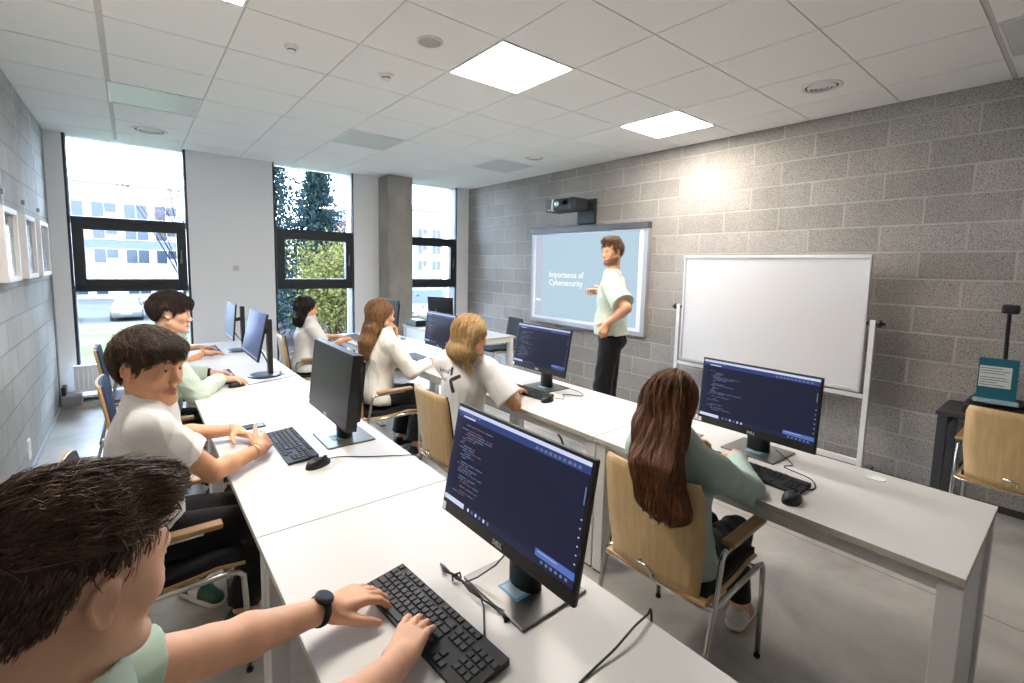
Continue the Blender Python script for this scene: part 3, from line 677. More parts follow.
# side table by the right wall with a device, a sign and a gooseneck
M_dgrey = mat('anthracite_laminate', s2l(54,55,60), .5)
t = thing('side_table', 'black side table against the block wall at the right edge', 'table', (4.09, -.72, 0))
m = MB(); m.box((0,0,.70),(.45,1.31,.725),0,.003); m.build('tabletop', M_dgrey, t)
for x in (.005,.385):
    for y in (.01,1.25): m = MB(); m.box((x,y,0),(x+.055,y+.05,.70),0,.003); m.build('leg', M_dgrey, t)
for y in (.012, 1.255): m = MB(); m.box((.06,y,.63),(.385,y+.043,.70)); m.build('rail', M_dgrey, t)
t = thing('laminating_machine', 'black flat machine on the side table behind the blue sign', 'machine', (4.33, .21, .725))
m = MB(); m.box((-.17,-.30,0),(.17,.27,.07),0,.02); m.box((-.10,-.28,.07),(.10,.25,.095),0,.02); m.build('housing', M_black, t)
m = MB(); m.box((-.172,-.18,.03),(-.168,.14,.045)); m.build('slot', mat('pale_slot', s2l(180,180,180), .4), t)
t = thing('sign_holder', 'clear stand with a teal sheet and a white note, on the black machine', 'sign', (4.17, .335, .823), math.radians(8))
m = MB(); m.M = np.array([[1,0,.12],[0,1,0],[0,0,1]]); m.box((0,-.088,.02),(.004,.088,.275),0); sh = m.build('sheet', mat('teal_print', s2l(34,100,118), .3, vary=.1, vscale=6), t)
m = MB(); m.M = np.array([[1,0,.12],[0,1,0],[0,0,1]]); m.box((-.002,-.060,.095),(.0,.082,.225),0)
m.build('note', mat('white_paper', s2l(206,208,206), .7), sh)
m = MB(); m.M = np.array([[1,0,.12],[0,1,0],[0,0,1]])
for k, (a, b) in enumerate(((.078,-.02),(.078,-.05),(.078,-.03),None or (.078,-.04),(.078,-.05),(.078,-.0),(.078,-.035))): m.box((-.0028,b,.209-.0155*k-(.01 if k>2 else 0)),(-.002,a,.213-.0155*k-(.01 if k>2 else 0)))
m.build('print_lines', mat('grey_print', s2l(90,96,100), .7), sh)
m = MB(); m.box((-.04,-.10,0),(.05,.10,.004)); m.box((.0,-.1,.004),(.006,.1,.022)); m.build('base', mat('clear_acrylic', s2l(150,170,176), .1, coat=.5), t)
t = thing('gooseneck_camera', 'black gooseneck arm rising behind the teal sign', 'camera', (4.42, .335, .823))
m = MB(); m.tube([(0,0,0),(-.01,-.005,.2),(-.02,0,.42),(-.03,.0,.53),(-.05,.0,.56)], .011, 10); m.build('arm', M_black, t)
m = MB(); m.box((-.10,-.045,.55),(-.02,.035,.61),0,.014); m.build('head', M_black, t)
m = MB(); m.lathe([(0,.006),(.05,.006),(.055,0),(0,0)], n=24); m.build('base', M_black, t)
# things on the front desk
t = thing('document_scanner', 'small black box with cables on the front desk by the far window', 'box', (3.14, 6.02, DT), .1)
m = MB(); m.box((-.09,-.13,0),(.09,.13,.085),0,.012); m.build('housing', M_black, t)
m = MB(); m.box((-.06,-.10,.085),(.06,.10,.092),0,.003); m.build('lid', mat('blue_grey_lid', s2l(96,110,134), .3), t)
cable('desk_cable', 'black cables lying on the front desk beside the small box', [(3.12,5.66,z),(3.05,5.60,z),(3.09,5.5,z),(3.16,5.46,z),(3.12,5.36,z)], .005)
# ================================================================= left wall: frames, socket, radiator
M_fr = mat('white_picture_frame', s2l(232,228,226), .45)
def print_mat(name, seed, cols):
    m, nt, out = nodes_of(name); N = nt.nodes.new; L = nt.links.new
    b = N('ShaderNodeBsdfPrincipled'); b.inputs['Roughness'].default_value = .12; L(b.outputs[0], out.inputs[0])
    tc = N('ShaderNodeTexCoord'); sp = N('ShaderNodeSeparateXYZ'); L(tc.outputs['Object'], sp.inputs[0]); n = N('ShaderNodeTexNoise'); n.inputs['Scale'].default_value = 6+seed; L(tc.outputs['Object'], n.inputs['Vector'])
    a = N('ShaderNodeMath'); a.operation = 'MULTIPLY_ADD'; a.inputs[1].default_value = .12; L(n.outputs[0], a.inputs[0]); L(sp.outputs[2], a.inputs[2])
    mr = N('ShaderNodeMapRange'); mr.inputs[1].default_value = -.16; mr.inputs[2].default_value = .28; L(a.outputs[0], mr.inputs[0])
    r = N('ShaderNodeValToRGB'); L(mr.outputs[0], r.inputs[0])
    while len(r.color_ramp.elements) < len(cols): r.color_ramp.elements.new(.5)
    for i, c in enumerate(cols): r.color_ramp.elements[i].position = i/(len(cols)-1); r.color_ramp.elements[i].color = (*s2l(*c), 1)
    L(r.outputs[0], b.inputs['Base Color']); return m
PCOL = [[(176,196,196),(150,176,172),(138,168,166),(150,168,170),(92,104,112),(160,172,178)], [(150,176,182),(96,124,130),(176,190,194),(120,150,150),(70,84,92),(150,166,174)], [(186,196,204),(160,172,182),(120,134,144),(140,150,160),(110,120,130),(190,200,208)]]
PL = ['white box frame nearest the camera on the left wall', 'white box frame in the middle of three on the left wall', 'white box frame nearest the window on the left wall']
for k, (ya, yb) in enumerate(((4.235,4.70),(5.01,5.47),(5.74,6.26))):
    t = thing('picture_frame', PL[k], 'picture', (XL+.001, (ya+yb)/2, 1.678), 0, 'framed pictures on the left wall')
    w2 = (yb-ya)/2; h2 = .24; m = MB(); fw = .035
    for lo, hi in (((0,-w2,-h2),(.052,-w2+fw,h2)), ((0,w2-fw,-h2),(.052,w2,h2)), ((0,-w2+fw,-h2),(.052,w2-fw,-h2+fw)), ((0,-w2+fw,h2-fw),(.052,w2-fw,h2))): m.box(lo, hi, 0, .003)
    m.build('frame', M_fr, t)
    m = MB(); m.box((.004,-w2+fw,-h2+fw),(.03,w2-fw,h2-fw)); m.build('picture', print_mat('framed_print_%d' % k, k, PCOL[k]), t)
    m = MB(); m.tube([(.02,.0,h2+.10),(.012,.0,h2+.5),(.008,.0,H-1.678)], .0022, 6); m.tube([(.02,0,h2+.10),(.02,.02,h2+.002)], .0022, 6); w_ = m.build('hanging_wire', mat('nylon_wire', s2l(222,226,232), .3), t)
    m = MB(); m.box((.008,-.012,h2+.085),(.03,.012,h2+.12),0,.003); m.build('hook', M_steel, w_)
t = thing('wall_socket', 'white socket low on the left wall behind the boy in the white shirt', 'socket', (XL, 4.77, .20))
m = MB(); m.box((0,-.04,-.075),(.012,.04,.075),0,.004); m.build('plate', M_plast, t)
for z_ in (-.035,.035): m = MB(); m.lathe([(.028,0),(.026,.004),(.024,.001),(0,.001)], c=(.012,0,z_), n=20, ax=0); m.build('outlet', M_plast, t)
t = thing('wall_switch', 'white switch plate on the wall between the left and middle windows', 'switch', (1.035, YW, 1.51))
m = MB(); m.box((-.04,-.012,-.04),(.04,0,.04),0,.004); m.build('plate', M_plast, t)
m = MB(); m.box((-.028,-.016,-.028),(.028,-.012,.028),0,.003); m.build('rocker', mat('grey_switch', s2l(196,196,198), .4), t)
t = thing('radiator', 'white ribbed radiator under the window by the left wall', 'radiator', (0, 6.70, 0))
m = MB(); m.box((-.53,-.028,.175),(.50,.028,.45),0,.006)
for k in range(26): m.box((-.515+.039*k,-.036,.19),(-.515+.039*k+.02,-.027,.435),0,.003)
m.build('panel', mat('white_radiator_enamel', s2l(226,228,232), .4), t)
m = MB(); m.box((-.53,-.038,.448),(.50,.038,.458)); m.build('top_grille', M_leg, t)
for x in (-.12,-.05): m = MB(); m.cyl((x,0,.06),(x,0,.178),.009); m.build('pipe', M_leg, t)
m = MB(); m.box((-.16,-.02,.06),(-.01,.02,.066)); m.build('valve_block', M_leg, t)
t = thing('corner_box', 'grey box in the corner under the window beside the left wall', 'box', (-.56, 6.69, .06))
m = MB(); m.box((-.075,-.12,0),(.085,.12,.10),0,.008); m.build('case', mat('grey_box', s2l(132,128,130), .6), t)
m = MB(); m.box((-.075,-.06,.10),(-.04,.10,.19),0,.008); m.build('plug', M_blackm, t)
m = MB(); m.tube([(XL+.012, 6.62, .05),(XL+.012, 6.62, .8),(XL+.012, 6.64, 1.55),(XL+.012,6.66,1.62)], .006, 8); tag(m.build('wall_cable', mat('grey_cable', s2l(120,124,132), .5)), 'grey cable running up the corner of the left wall', 'cable')
# ================================================================= signed-distance body builder
class Field:
    def __init__(s, lo, hi, h):
        s.lo = np.array(lo, float); s.h = h; s.n = np.ceil((np.array(hi)-s.lo)/h).astype(int)+1
        s.d = np.full(s.n, .3, np.float32)
    def sl(s, lo, hi):
        a = np.clip(np.floor((np.array(lo)-s.lo)/s.h).astype(int), 0, s.n); b = np.clip(np.ceil((np.array(hi)-s.lo)/s.h).astype(int)+1, 0, s.n)
        if (b <= a).any(): return None, None
        g = [(s.lo[i]+s.h*np.arange(a[i], b[i])).astype(np.float32) for i in range(3)]
        return tuple(slice(a[i], b[i]) for i in range(3)), (g[0][:,None,None], g[1][None,:,None], g[2][None,None,:])
    def put(s, sl, d, k, op):
        a = s.d[sl]
        if op == 'add':
            if k > 0:
                h = np.clip(.5+.5*(a-d)/k, 0, 1); s.d[sl] = a+(d-a)*h-k*h*(1-h)
            else: s.d[sl] = np.minimum(a, d)
        else:
            d = -d
            if k > 0:
                h = np.clip(.5-.5*(a-d)/k, 0, 1); s.d[sl] = a+(d-a)*h+k*h*(1-h)
            else: s.d[sl] = np.maximum(a, d)
    def cap(s, a, b, ra, rb, k=.02, op='add', flat=False, mid=None):
        a = np.asarray(a, float); b = np.asarray(b, float)
        if mid is not None:
            c = a+(b-a)*mid[0]; s.cap(a, c, ra, mid[1], k, op); return s.cap(c, b, mid[1], rb, k, op, flat)
        r = max(ra, rb)+k+.035; sl, g = s.sl(np.minimum(a, b)-r, np.maximum(a, b)+r)
        if sl is None: return s
        ba = b-a; L2 = float(ba@ba)+1e-12; L = L2**.5
        x, y, z = g[0]-a[0], g[1]-a[1], g[2]-a[2]
        t0 = (x*ba[0]+y*ba[1]+z*ba[2])/L2
        t = np.clip(t0, 0, 1)
        d = np.sqrt((x-t*ba[0])**2+(y-t*ba[1])**2+(z-t*ba[2])**2)-(ra+(rb-ra)*t)
        if flat: d = np.maximum(d, (t0-1)*L)
        s.put(sl, d, k, op); return s
    def ell(s, c, r, M=None, k=.02, op='add'):
        c = np.asarray(c, float); r = np.asarray(r, float); R = float(r.max())+k+.035
        sl, g = s.sl(c-R, c+R)
        if sl is None: return s
        x, y, z = g[0]-c[0], g[1]-c[1], g[2]-c[2]
        if M is None: q = (x, y, z)
        else: q = tuple(x*M[0,i]+y*M[1,i]+z*M[2,i] for i in range(3))
        k0 = np.sqrt((q[0]/r[0])**2+(q[1]/r[1])**2+(q[2]/r[2])**2); k1 = np.sqrt((q[0]/r[0]**2)**2+(q[1]/r[1]**2)**2+(q[2]/r[2]**2)**2)+1e-9
        s.put(sl, k0*(k0-1)/k1, k, op); return s
    def rbox(s, c, r, M, rad=.01, k=.01, op='add'):
        c = np.asarray(c, float); r = np.asarray(r, float); R = float(np.linalg.norm(r))+k+.03
        sl, g = s.sl(c-R, c+R)
        if sl is None: return s
        x, y, z = g[0]-c[0], g[1]-c[1], g[2]-c[2]
        q = [np.abs(x*M[0,i]+y*M[1,i]+z*M[2,i])-(r[i]-rad) for i in range(3)]
        d = np.sqrt(sum(np.maximum(v, 0)**2 for v in q))+np.minimum(np.maximum(np.maximum(q[0], q[1]), q[2]), 0)-rad
        s.put(sl, d, k, op); return s
    def plane(s, p, n, lo=None, hi=None, k=.004):
        """keep the side the normal points away from"""
        sl, g = s.sl(lo if lo is not None else s.lo, hi if hi is not None else s.lo+s.h*s.n)
        if sl is None: return s
        n = np.asarray(n, float); n = n/np.linalg.norm(n)
        d = (g[0]-p[0])*n[0]+(g[1]-p[1])*n[1]+(g[2]-p[2])*n[2]
        s.put(sl, -d, k, 'sub'); return s
    def near(s, band):
        i = np.nonzero(np.abs(s.d) < band); return i, np.stack([s.lo[k]+s.h*i[k] for k in range(3)], 1)
    def disp(s, fn, band=.03):
        i, P = s.near(band)
        if len(P): s.d[i] += fn(P).astype(np.float32)
        return s
    def cutfn(s, fn):
        i = np.nonzero(s.d < .03); P = np.stack([s.lo[k]+s.h*i[k] for k in range(3)], 1)
        if len(P): s.d[i] = np.maximum(s.d[i], fn(P).astype(np.float32))
        return s
    def sample(s, P):
        q = (P-s.lo)/s.h; i = np.clip(np.floor(q).astype(int), 0, s.n-2); f = np.clip(q-i, 0, 1); o = 0
        for dx in (0,1):
            for dy in (0,1):
                for dz in (0,1):
                    o = o+s.d[i[:,0]+dx, i[:,1]+dy, i[:,2]+dz]*(f[:,0] if dx else 1-f[:,0])*(f[:,1] if dy else 1-f[:,1])*(f[:,2] if dz else 1-f[:,2])
        return o
    def grad(s, P):
        e = s.h; o = np.stack([s.sample(P+d)-s.sample(P-d) for d in np.eye(3)*e], 1)
        return o/(np.linalg.norm(o, axis=1, keepdims=True)+1e-9)
    def mesh(s):
        d = s.d; neg = d < 0; n = s.n
        c = [(slice(dx, n[0]-1+dx), slice(dy, n[1]-1+dy), slice(dz, n[2]-1+dz)) for dx in (0,1) for dy in (0,1) for dz in (0,1)]
        an = neg[c[0]].copy(); al = neg[c[0]].copy()
        for q in c[1:]: an |= neg[q]; al &= neg[q]
        act = an & ~al; I = np.nonzero(act); m = len(I[0])
        vid = np.full(n-1, -1, np.int32); vid[I] = np.arange(m)
        V = np.stack([d[I[0]+dx, I[1]+dy, I[2]+dz] for dx in (0,1) for dy in (0,1) for dz in (0,1)], 1)
        off = np.array([(dx,dy,dz) for dx in (0,1) for dy in (0,1) for dz in (0,1)], float)
        P = np.zeros((m,3)); cnt = np.zeros(m)
        for a in range(8):
            for b in range(a+1, 8):
                if np.abs(off[a]-off[b]).sum() != 1: continue
                x = (V[:,a] < 0) != (V[:,b] < 0); t = np.where(x, V[:,a]/(V[:,a]-V[:,b]+1e-12), 0)
                P += np.where(x[:,None], off[a]+t[:,None]*(off[b]-off[a]), 0); cnt += x
        P = s.lo+s.h*(np.stack(I, 1)+P/np.maximum(cnt, 1)[:,None])
        F = []
        for ax in range(3):
            b, e = (ax+1) % 3, (ax+2) % 3
            s0 = [slice(None)]*3; s1 = [slice(None)]*3; s0[ax] = slice(0, n[ax]-1); s1[ax] = slice(1, n[ax])
            for q in (b, e): s0[q] = slice(1, n[q]-1); s1[q] = slice(1, n[q]-1)
            A, B = neg[tuple(s0)], neg[tuple(s1)]
            for flip, msk in ((False, A & ~B), (True, ~A & B)):
                J = np.array(np.nonzero(msk))
                if J.shape[1] == 0: continue
                J[b] += 1; J[e] += 1
                def at(db, de):
                    K = J.copy(); K[b] += db; K[e] += de; return vid[K[0], K[1], K[2]]
                q = np.stack([at(-1,-1), at(0,-1), at(0,0), at(-1,0)], 1)
                F.append(q[:, ::-1] if flip else q)
        return P, (np.concatenate(F) if F else np.zeros((0,4), int))
def np_mesh(name, V, F, mats, parent=None, mi=None, tri=None):
    me = bpy.data.meshes.new(name); nf = len(F); k = F.shape[1]
    me.vertices.add(len(V)); me.vertices.foreach_set('co', np.asarray(V, np.float32).ravel())
    me.loops.add(nf*k); me.loops.foreach_set('vertex_index', np.asarray(F, np.int32).ravel())
    me.polygons.add(nf); me.polygons.foreach_set('loop_start', np.arange(0, nf*k, k, dtype=np.int32)); me.polygons.foreach_set('loop_total', np.full(nf, k, np.int32))
    for m in (mats if isinstance(mats, (list, tuple)) else [mats]): me.materials.append(m)
    if mi is not None: me.polygons.foreach_set('material_index', np.asarray(mi, np.int32))
    me.polygons.foreach_set('use_smooth', np.ones(nf, bool)); me.update(calc_edges=True); me.validate()
    return link(name, me, parent)
def field_obj(name, f, mats, parent, mi_fn=None):
    V, F = f.mesh()
    return np_mesh(name, V, F, mats, parent, mi_fn(V[F].mean(1)) if mi_fn else None)
def nrm(v): v = np.asarray(v, float); return v/(np.linalg.norm(v)+1e-12)
def ik(a, c, l1, l2, hint):
    d = c-a; L = min(np.linalg.norm(d), (l1+l2)*.999); u = nrm(d); x = (l1*l1-l2*l2+L*L)/(2*L); h = math.sqrt(max(l1*l1-x*x, 0))
    hv = np.asarray(hint, float); hv = nrm(hv-u*(hv@u)); return a+u*x+hv*h, a+u*L
def folds(seed, amp, sc=1.):
    """cloth creases: warped ridges that come and go"""
    R = np.random.default_rng(seed); D = R.normal(size=(9,3)); D[:,2] *= .7; D /= np.linalg.norm(D, axis=1, keepdims=True); ph = R.uniform(0, 6.28, 9); fr = R.uniform(26, 44, 9)*sc
    def fn(P):
        w = .030*np.sin(P@D[0]*17+ph[0])+.016*np.sin(P@D[1]*31+ph[1])+.008*np.sin(P@D[2]*57+ph[2]); o = 0
        for i in range(3, 7):
            msk = np.clip(.5+.9*np.sin(P@D[(i+3) % 9]*(9+i)+ph[i]+w*20), 0, 1)
            o = o+msk*(np.abs(np.sin((P@D[i]+w)*fr[i]+ph[i]))**.6-.6)
        return amp*(o*.75+.35*np.sin(P@D[7]*21+w*30+ph[7]))
    return fn
# ---------------------------------------------------------------- materials of people
def skin_mat(name, c):
    m = mat(name, c, .48, spec=.35, vary=.10, vscale=22, bump=.08, bscale=420)
    b = [n for n in m.node_tree.nodes if n.type == 'BSDF_PRINCIPLED'][0]
    b.inputs['Subsurface Weight'].default_value = .12; b.inputs['Subsurface Radius'].default_value = (.01, .004, .002); b.inputs['Subsurface Scale'].default_value = .6
    return m
M_skin = skin_mat('fair_skin', s2l(226,176,146)); M_skin2 = skin_mat('warm_fair_skin', s2l(222,166,128))
M_lip = mat('lip_skin', s2l(190,116,104), .4); M_stub = mat('stubble_skin', s2l(132,96,72), .6, vary=.2, vscale=200)
M_eyew = mat('eye_white', s2l(205,198,192), .2); M_iris = mat('eye_iris', s2l(70,62,54), .12)
M_nail = mat('finger_nail', s2l(232,184,166), .25)
def hair_mat(name, a, b, rough=.42):
    m, nt, out = nodes_of(name); N = nt.nodes.new; L = nt.links.new
    p = N('ShaderNodeBsdfPrincipled'); L(p.outputs[0], out.inputs[0]); p.inputs['Roughness'].default_value = rough; p.inputs['Specular IOR Level'].default_value = .35
    g = N('ShaderNodeNewGeometry'); r = N('ShaderNodeValToRGB'); r.color_ramp.elements[0].color = (*a, 1); r.color_ramp.elements[1].color = (*b, 1)
    tc = N('ShaderNodeTexCoord'); n = N('ShaderNodeTexNoise'); n.inputs['Scale'].default_value = 55; L(tc.outputs['Object'], n.inputs['Vector'])
    ad = N('ShaderNodeMath'); ad.operation = 'MULTIPLY_ADD'; ad.inputs[1].default_value = .75; L(g.outputs['Random Per Island'], ad.inputs[0]); 
    sb = N('ShaderNodeMath'); sb.operation = 'MULTIPLY_ADD'; sb.inputs[1].default_value = .5; sb.inputs[2].default_value = -.1; L(n.outputs[0], sb.inputs[0]); L(sb.outputs[0], ad.inputs[2])
    L(ad.outputs[0], r.inputs[0]); L(r.outputs[0], p.inputs['Base Color']); return m
def cloth(name, c, bump=.35, bs=900, rough=.85): return mat(name, c, rough, bump=bump, bscale=bs, sheen=.15, spec=.2)
C_white = cloth('white_cotton', s2l(232,229,226)); C_cream = cloth('white_knit', s2l(228,222,212)); C_mint = cloth('mint_cotton', s2l(176,196,182)); C_mint2 = cloth('mint_ribbed_cotton', s2l(192,208,194), .5, 500)
C_sage = cloth('sage_green_fleece', s2l(168,186,176)); C_sage2 = cloth('pale_sage_cotton', s2l(192,202,186)); C_black = cloth('black_cloth', s2l(22,22,25)); C_navy = cloth('dark_trousers', s2l(26,28,36))
M_shoeW = mat('white_shoe', s2l(216,208,202), .5); M_sole = mat('white_sole', s2l(226,222,212), .6); M_shoeG = mat('green_shoe', s2l(40,84,58), .5); M_shoeB = mat('black_shoe', s2l(24,24,26), .5)
# ---------------------------------------------------------------- body pieces
def hand(f, W, fd, dn, side, curl=(.35,.4,.42,.48), s=1., spread=1., thumb=(.55,.75,-.35), tcurl=.3, k=.010, lift=0.):
    """W wrist, fd finger direction, dn back-of-hand direction, side +1 when the thumb lies along cross(dn, fd)"""
    x = nrm(fd); z = nrm(dn-x*(np.asarray(dn)@x)); y = np.cross(z, x)*side
    T = lambda p: np.asarray(W)+s*(x*p[0]+y*p[1]+z*p[2])
    ys = (.027, .009, -.009, -.026); kx = (.090, .093, .088, .079); ln = (.078, .087, .080, .064); tips = []
    for i in range(4): f.cap(T((.0, ys[i]*.55, .0)), T((kx[i], ys[i], .003)), .0150*s, .0112*s, k)
    f.cap(T((-.02, 0, 0)), T((.02, 0, 0)), .024*s, .022*s, .015)
    f.ell(T((.045, .0, -.008)), V3(.045,.034,.014)*s, np.stack([x,y,z], 1), .012)
    for i in range(4):
        p = V3(kx[i], ys[i], .003); c = curl[i]; a = .1*c-lift; sp = (1.5-i)*.075*spread
        for j, (fr, r0, r1) in enumerate(((.46,.0100,.0088),(.30,.0088,.0080),(.24,.0080,.0066))):
            a += c*(.5, .8, .5)[j]
            d = V3(math.cos(a)*math.cos(sp), math.sin(sp), -math.sin(a)); q = p+d*ln[i]*fr
            sc_ = s*(.9 if i == 3 else 1)
            f.cap(T(p), T(q), r0*sc_, r1*sc_, .0035); p = q
        tips.append((T(p), x*d[0]+y*d[1]+z*d[2], z))
    p = V3(.018, .024, -.008); d = nrm(thumb); dd = nrm(V3(1,.1,-.2))
    for j, (l, r0, r1) in enumerate(((.042,.0165,.0125),(.034,.0120,.0098),(.026,.0098,.0076))):
        q = p+d*l; f.cap(T(p), T(q), r0*s, r1*s, .009 if j == 0 else .004); p = q; d = nrm(d*(1-tcurl)+dd*tcurl)
    return tips
def head_build(f, c, M, s, ear=True, male=True, jaw=1.):
    T = lambda *p: c+M@(s*V3(*p)); E = lambda p, r, k=.012, op='add', R=None: f.ell(T(*p), V3(*r)*s, M if R is None else M@R, k*s, op); Cc = lambda a, b, ra, rb, k=.01, op='add': f.cap(T(*a), T(*b), ra*s, rb*s, k*s, op)
    E((-.014,0,.036), (.098,.075,.087)); E((.026,0,.012), (.066,.069,.088), .03)
    E((.032,0,-.045), (.050,.056*jaw,.060), .03)
    for q in (-1,1):
        Cc((.002,q*.056*jaw,-.055), (.072,q*.018,-.100), .019, .017, .03); E((.056,q*.042,-.022), (.026,.026,.024), .022)
    E((.079,0,-.100), (.020,.024,.018), .02); Cc((.082,-.034,.026), (.082,.034,.026), .011, .011, .018)
    for q in (-1,1): E((.098,q*.034,.003), (.020,.021,.0125), .009, 'sub')
    for q in (-1,1):
        for a, b in (((.0850,q*.0185,.0040),(.0895,q*.0260,.0098)),((.0895,q*.0260,.0098),(.0880,q*.0370,.0098)),((.0880,q*.0370,.0098),(.0790,q*.0470,.0030))): Cc(a, b, .0030, .0030, .0035)
        for a, b in (((.0850,q*.0190,.0010),(.0875,q*.0280,-.0058)),((.0875,q*.0280,-.0058),(.0845,q*.0390,-.0050)),((.0845,q*.0390,-.0050),(.0785,q*.0460,.0010))): Cc(a, b, .0028, .0028, .0045)
    Cc((.086,0,.014), (.104,0,-.030), .0080, .0095, .012); E((.107,0,-.034), (.0105,.0105,.0098), .008)
    for q in (-1,1): E((.099,q*.0135,-.039), (.011,.0075,.0085), .006)
    Cc((.094,0,-.050), (.092,0,-.062), .006, .006, .014)
    for q in (-1,1):
        Cc((.0945,q*.001,-.0655), (.085,q*.023,-.0710), .0056, .0036, .008); Cc((.0930,q*.001,-.0765), (.084,q*.021,-.0725), .0066, .0038, .008)
    Cc((.1005,0,-.0705), (.092,-.022,-.0718), .0018, .0014, .002, 'sub'); Cc((.1005,0,-.0705), (.092,.022,-.0718), .0018, .0014, .002, 'sub')
    for q in (-1,1): E((.107,q*.0062,-.0455), (.004,.0030,.0028), .002, 'sub')
    if ear:
        for q in (-1,1):
            a = .35; R = np.array([[math.cos(a),-q*math.sin(a)*.6,math.sin(a)*.3],[q*math.sin(a)*.6,math.cos(a),0],[-math.sin(a)*.3,0,math.cos(a)]])
            E((-.008,q*.0775,-.005), (.016,.0055,.025), .004, 'add', R); E((-.002,q*.078,-.027), (.0085,.0055,.0085), .004)
            pts = ((.004,-.012),(.006,.004),(.006,.016),(-.002,.0235),(-.012,.0235),(-.021,.016),(-.024,.002),(-.019,-.014),(-.009,-.026))
            for (x0,z0),(x1,z1) in zip(pts, pts[1:]): Cc((x0,q*(.081+.004*(.0-x0)/.024*1.2),z0-.003), (x1,q*(.081+.004*(.0-x1)/.024*1.2),z1-.003), .0036, .0036, .0025)
            E((-.004,q*.0845,-.004), (.008,.006,.014), .003, 'sub', R); Cc((.007,q*.080,-.012), (.007,q*.080,-.004), .0035, .0035, .002)
def eyes(c, M, s, parent, brow):
    for q in (-1,1):
        m = MB(); m.lathe([(.0128*math.sin(a), .0128*math.cos(a)) for a in np.linspace(0, PI, 19)], n=20, ax=0)
        mi = [1 if np.mean([m.v[i][0] for i in fc]) > .0108 else 0 for fc in m.f]; m.mi = mi
        m.v = [tuple(c+M@(s*(V3(.0755,q*.0325,.0022)+V3(*p)))) for p in m.v]; m.build('eye', [M_eyew, M_iris], parent)
        m = MB(); m.tube([c+M@(s*V3(*p)) for p in ((.0945,q*.014,.0225),(.0935,q*.026,.0270),(.087,q*.040,.0265),(.077,q*.049,.0215))], [.0026*s,.0036*s,.0032*s,.0014*s], 7); m.build('eyebrow', brow, parent)
def strands(P, Nn, flow, L, steps, w, seed, fld=None, off=.003, jit=.25, grav=0., curl=0.):
    """tapered hair strands as thin ribbons of triangular section; returns V, F"""
    R = np.random.default_rng(seed); n = len(P); Ls = L*R.uniform(.6, 1.15, n); p = P.copy(); pts = [p.copy()]; J = R.normal(size=(n,3))*(np.asarray(jit).reshape(-1,1) if np.ndim(jit) else jit); ph = R.uniform(0, 6.28, n)
    d0 = None
    for i in range(steps):
        d = flow(p)+J
        if curl: 
            t = i/steps*9+ph; d = d+curl*np.stack([np.cos(t), np.sin(t), np.cos(t*1.3)], 1)
        if grav: d = d+np.array([0,0,-grav])*(i/steps)
        d /= np.linalg.norm(d, axis=1, keepdims=True)+1e-9
        if fld is not None:
            g = fld.grad(p); dn = (d*g).sum(1, keepdims=True); d = d-g*np.minimum(dn, 0)*1.0-g*np.maximum(dn,0)*.6; d /= np.linalg.norm(d, axis=1, keepdims=True)+1e-9
        p = p+d*(Ls/steps)[:,None]
        if fld is not None:
            sd = fld.sample(p); g = fld.grad(p); o = off*(.3+.7*i/steps); cor = np.where(sd < o, o-sd, np.where(sd > o*3, (o*3-sd)*.6, 0)); p = p+g*np.clip(cor, -.012, .012)[:,None]
        pts.append(p.copy())
    Q = np.stack(pts, 1); tn = np.gradient(Q, axis=1); tn /= np.linalg.norm(tn, axis=2, keepdims=True)+1e-9
    side = np.cross(tn, Nn[:,None,:]); side /= np.linalg.norm(side, axis=2, keepdims=True)+1e-9; up = np.cross(side, tn)
    tp = w*np.interp(np.linspace(0,1,steps+1), (0,.2,.7,1), (.6,1,.9,.12))[None,:,None]*R.uniform(.6,1.3,(n,1,1))
    V = np.stack([Q+side*tp, Q-side*tp, Q+up*tp*.8], 2).reshape(-1,3)
    b = (np.arange(n)*(steps+1)*3)[:,None]; F = []
    for i in range(steps):
        for a, c_ in ((0,1),(1,2),(2,0)): F.append(np.concatenate([b+i*3+a, b+i*3+c_, b+(i+1)*3+c_, b+(i+1)*3+a], 1))
    return V, np.concatenate(F)
HAIRLINE = {'short': ((-.13,-.11,-.09,-.06,-.042,-.03,.010,.018,.026,.036,.055,.08,.10,.14), (-.075,-.072,-.066,-.045,-.005,.034,.036,-.012,-.012,.02,.036,.056,.066,.07)),
            'fringe': ((-.13,-.11,-.09,-.06,-.044,-.032,.008,.016,.026,.036,.055,.075,.10,.14), (-.078,-.074,-.066,-.045,-.005,.028,.030,-.018,-.014,.006,.020,.032,.040,.040)),
            'long': ((-.13,-.09,-.04,.0,.03,.05,.07,.10,.14), (-.12,-.12,-.12,-.10,-.06,.0,.045,.062,.066))}
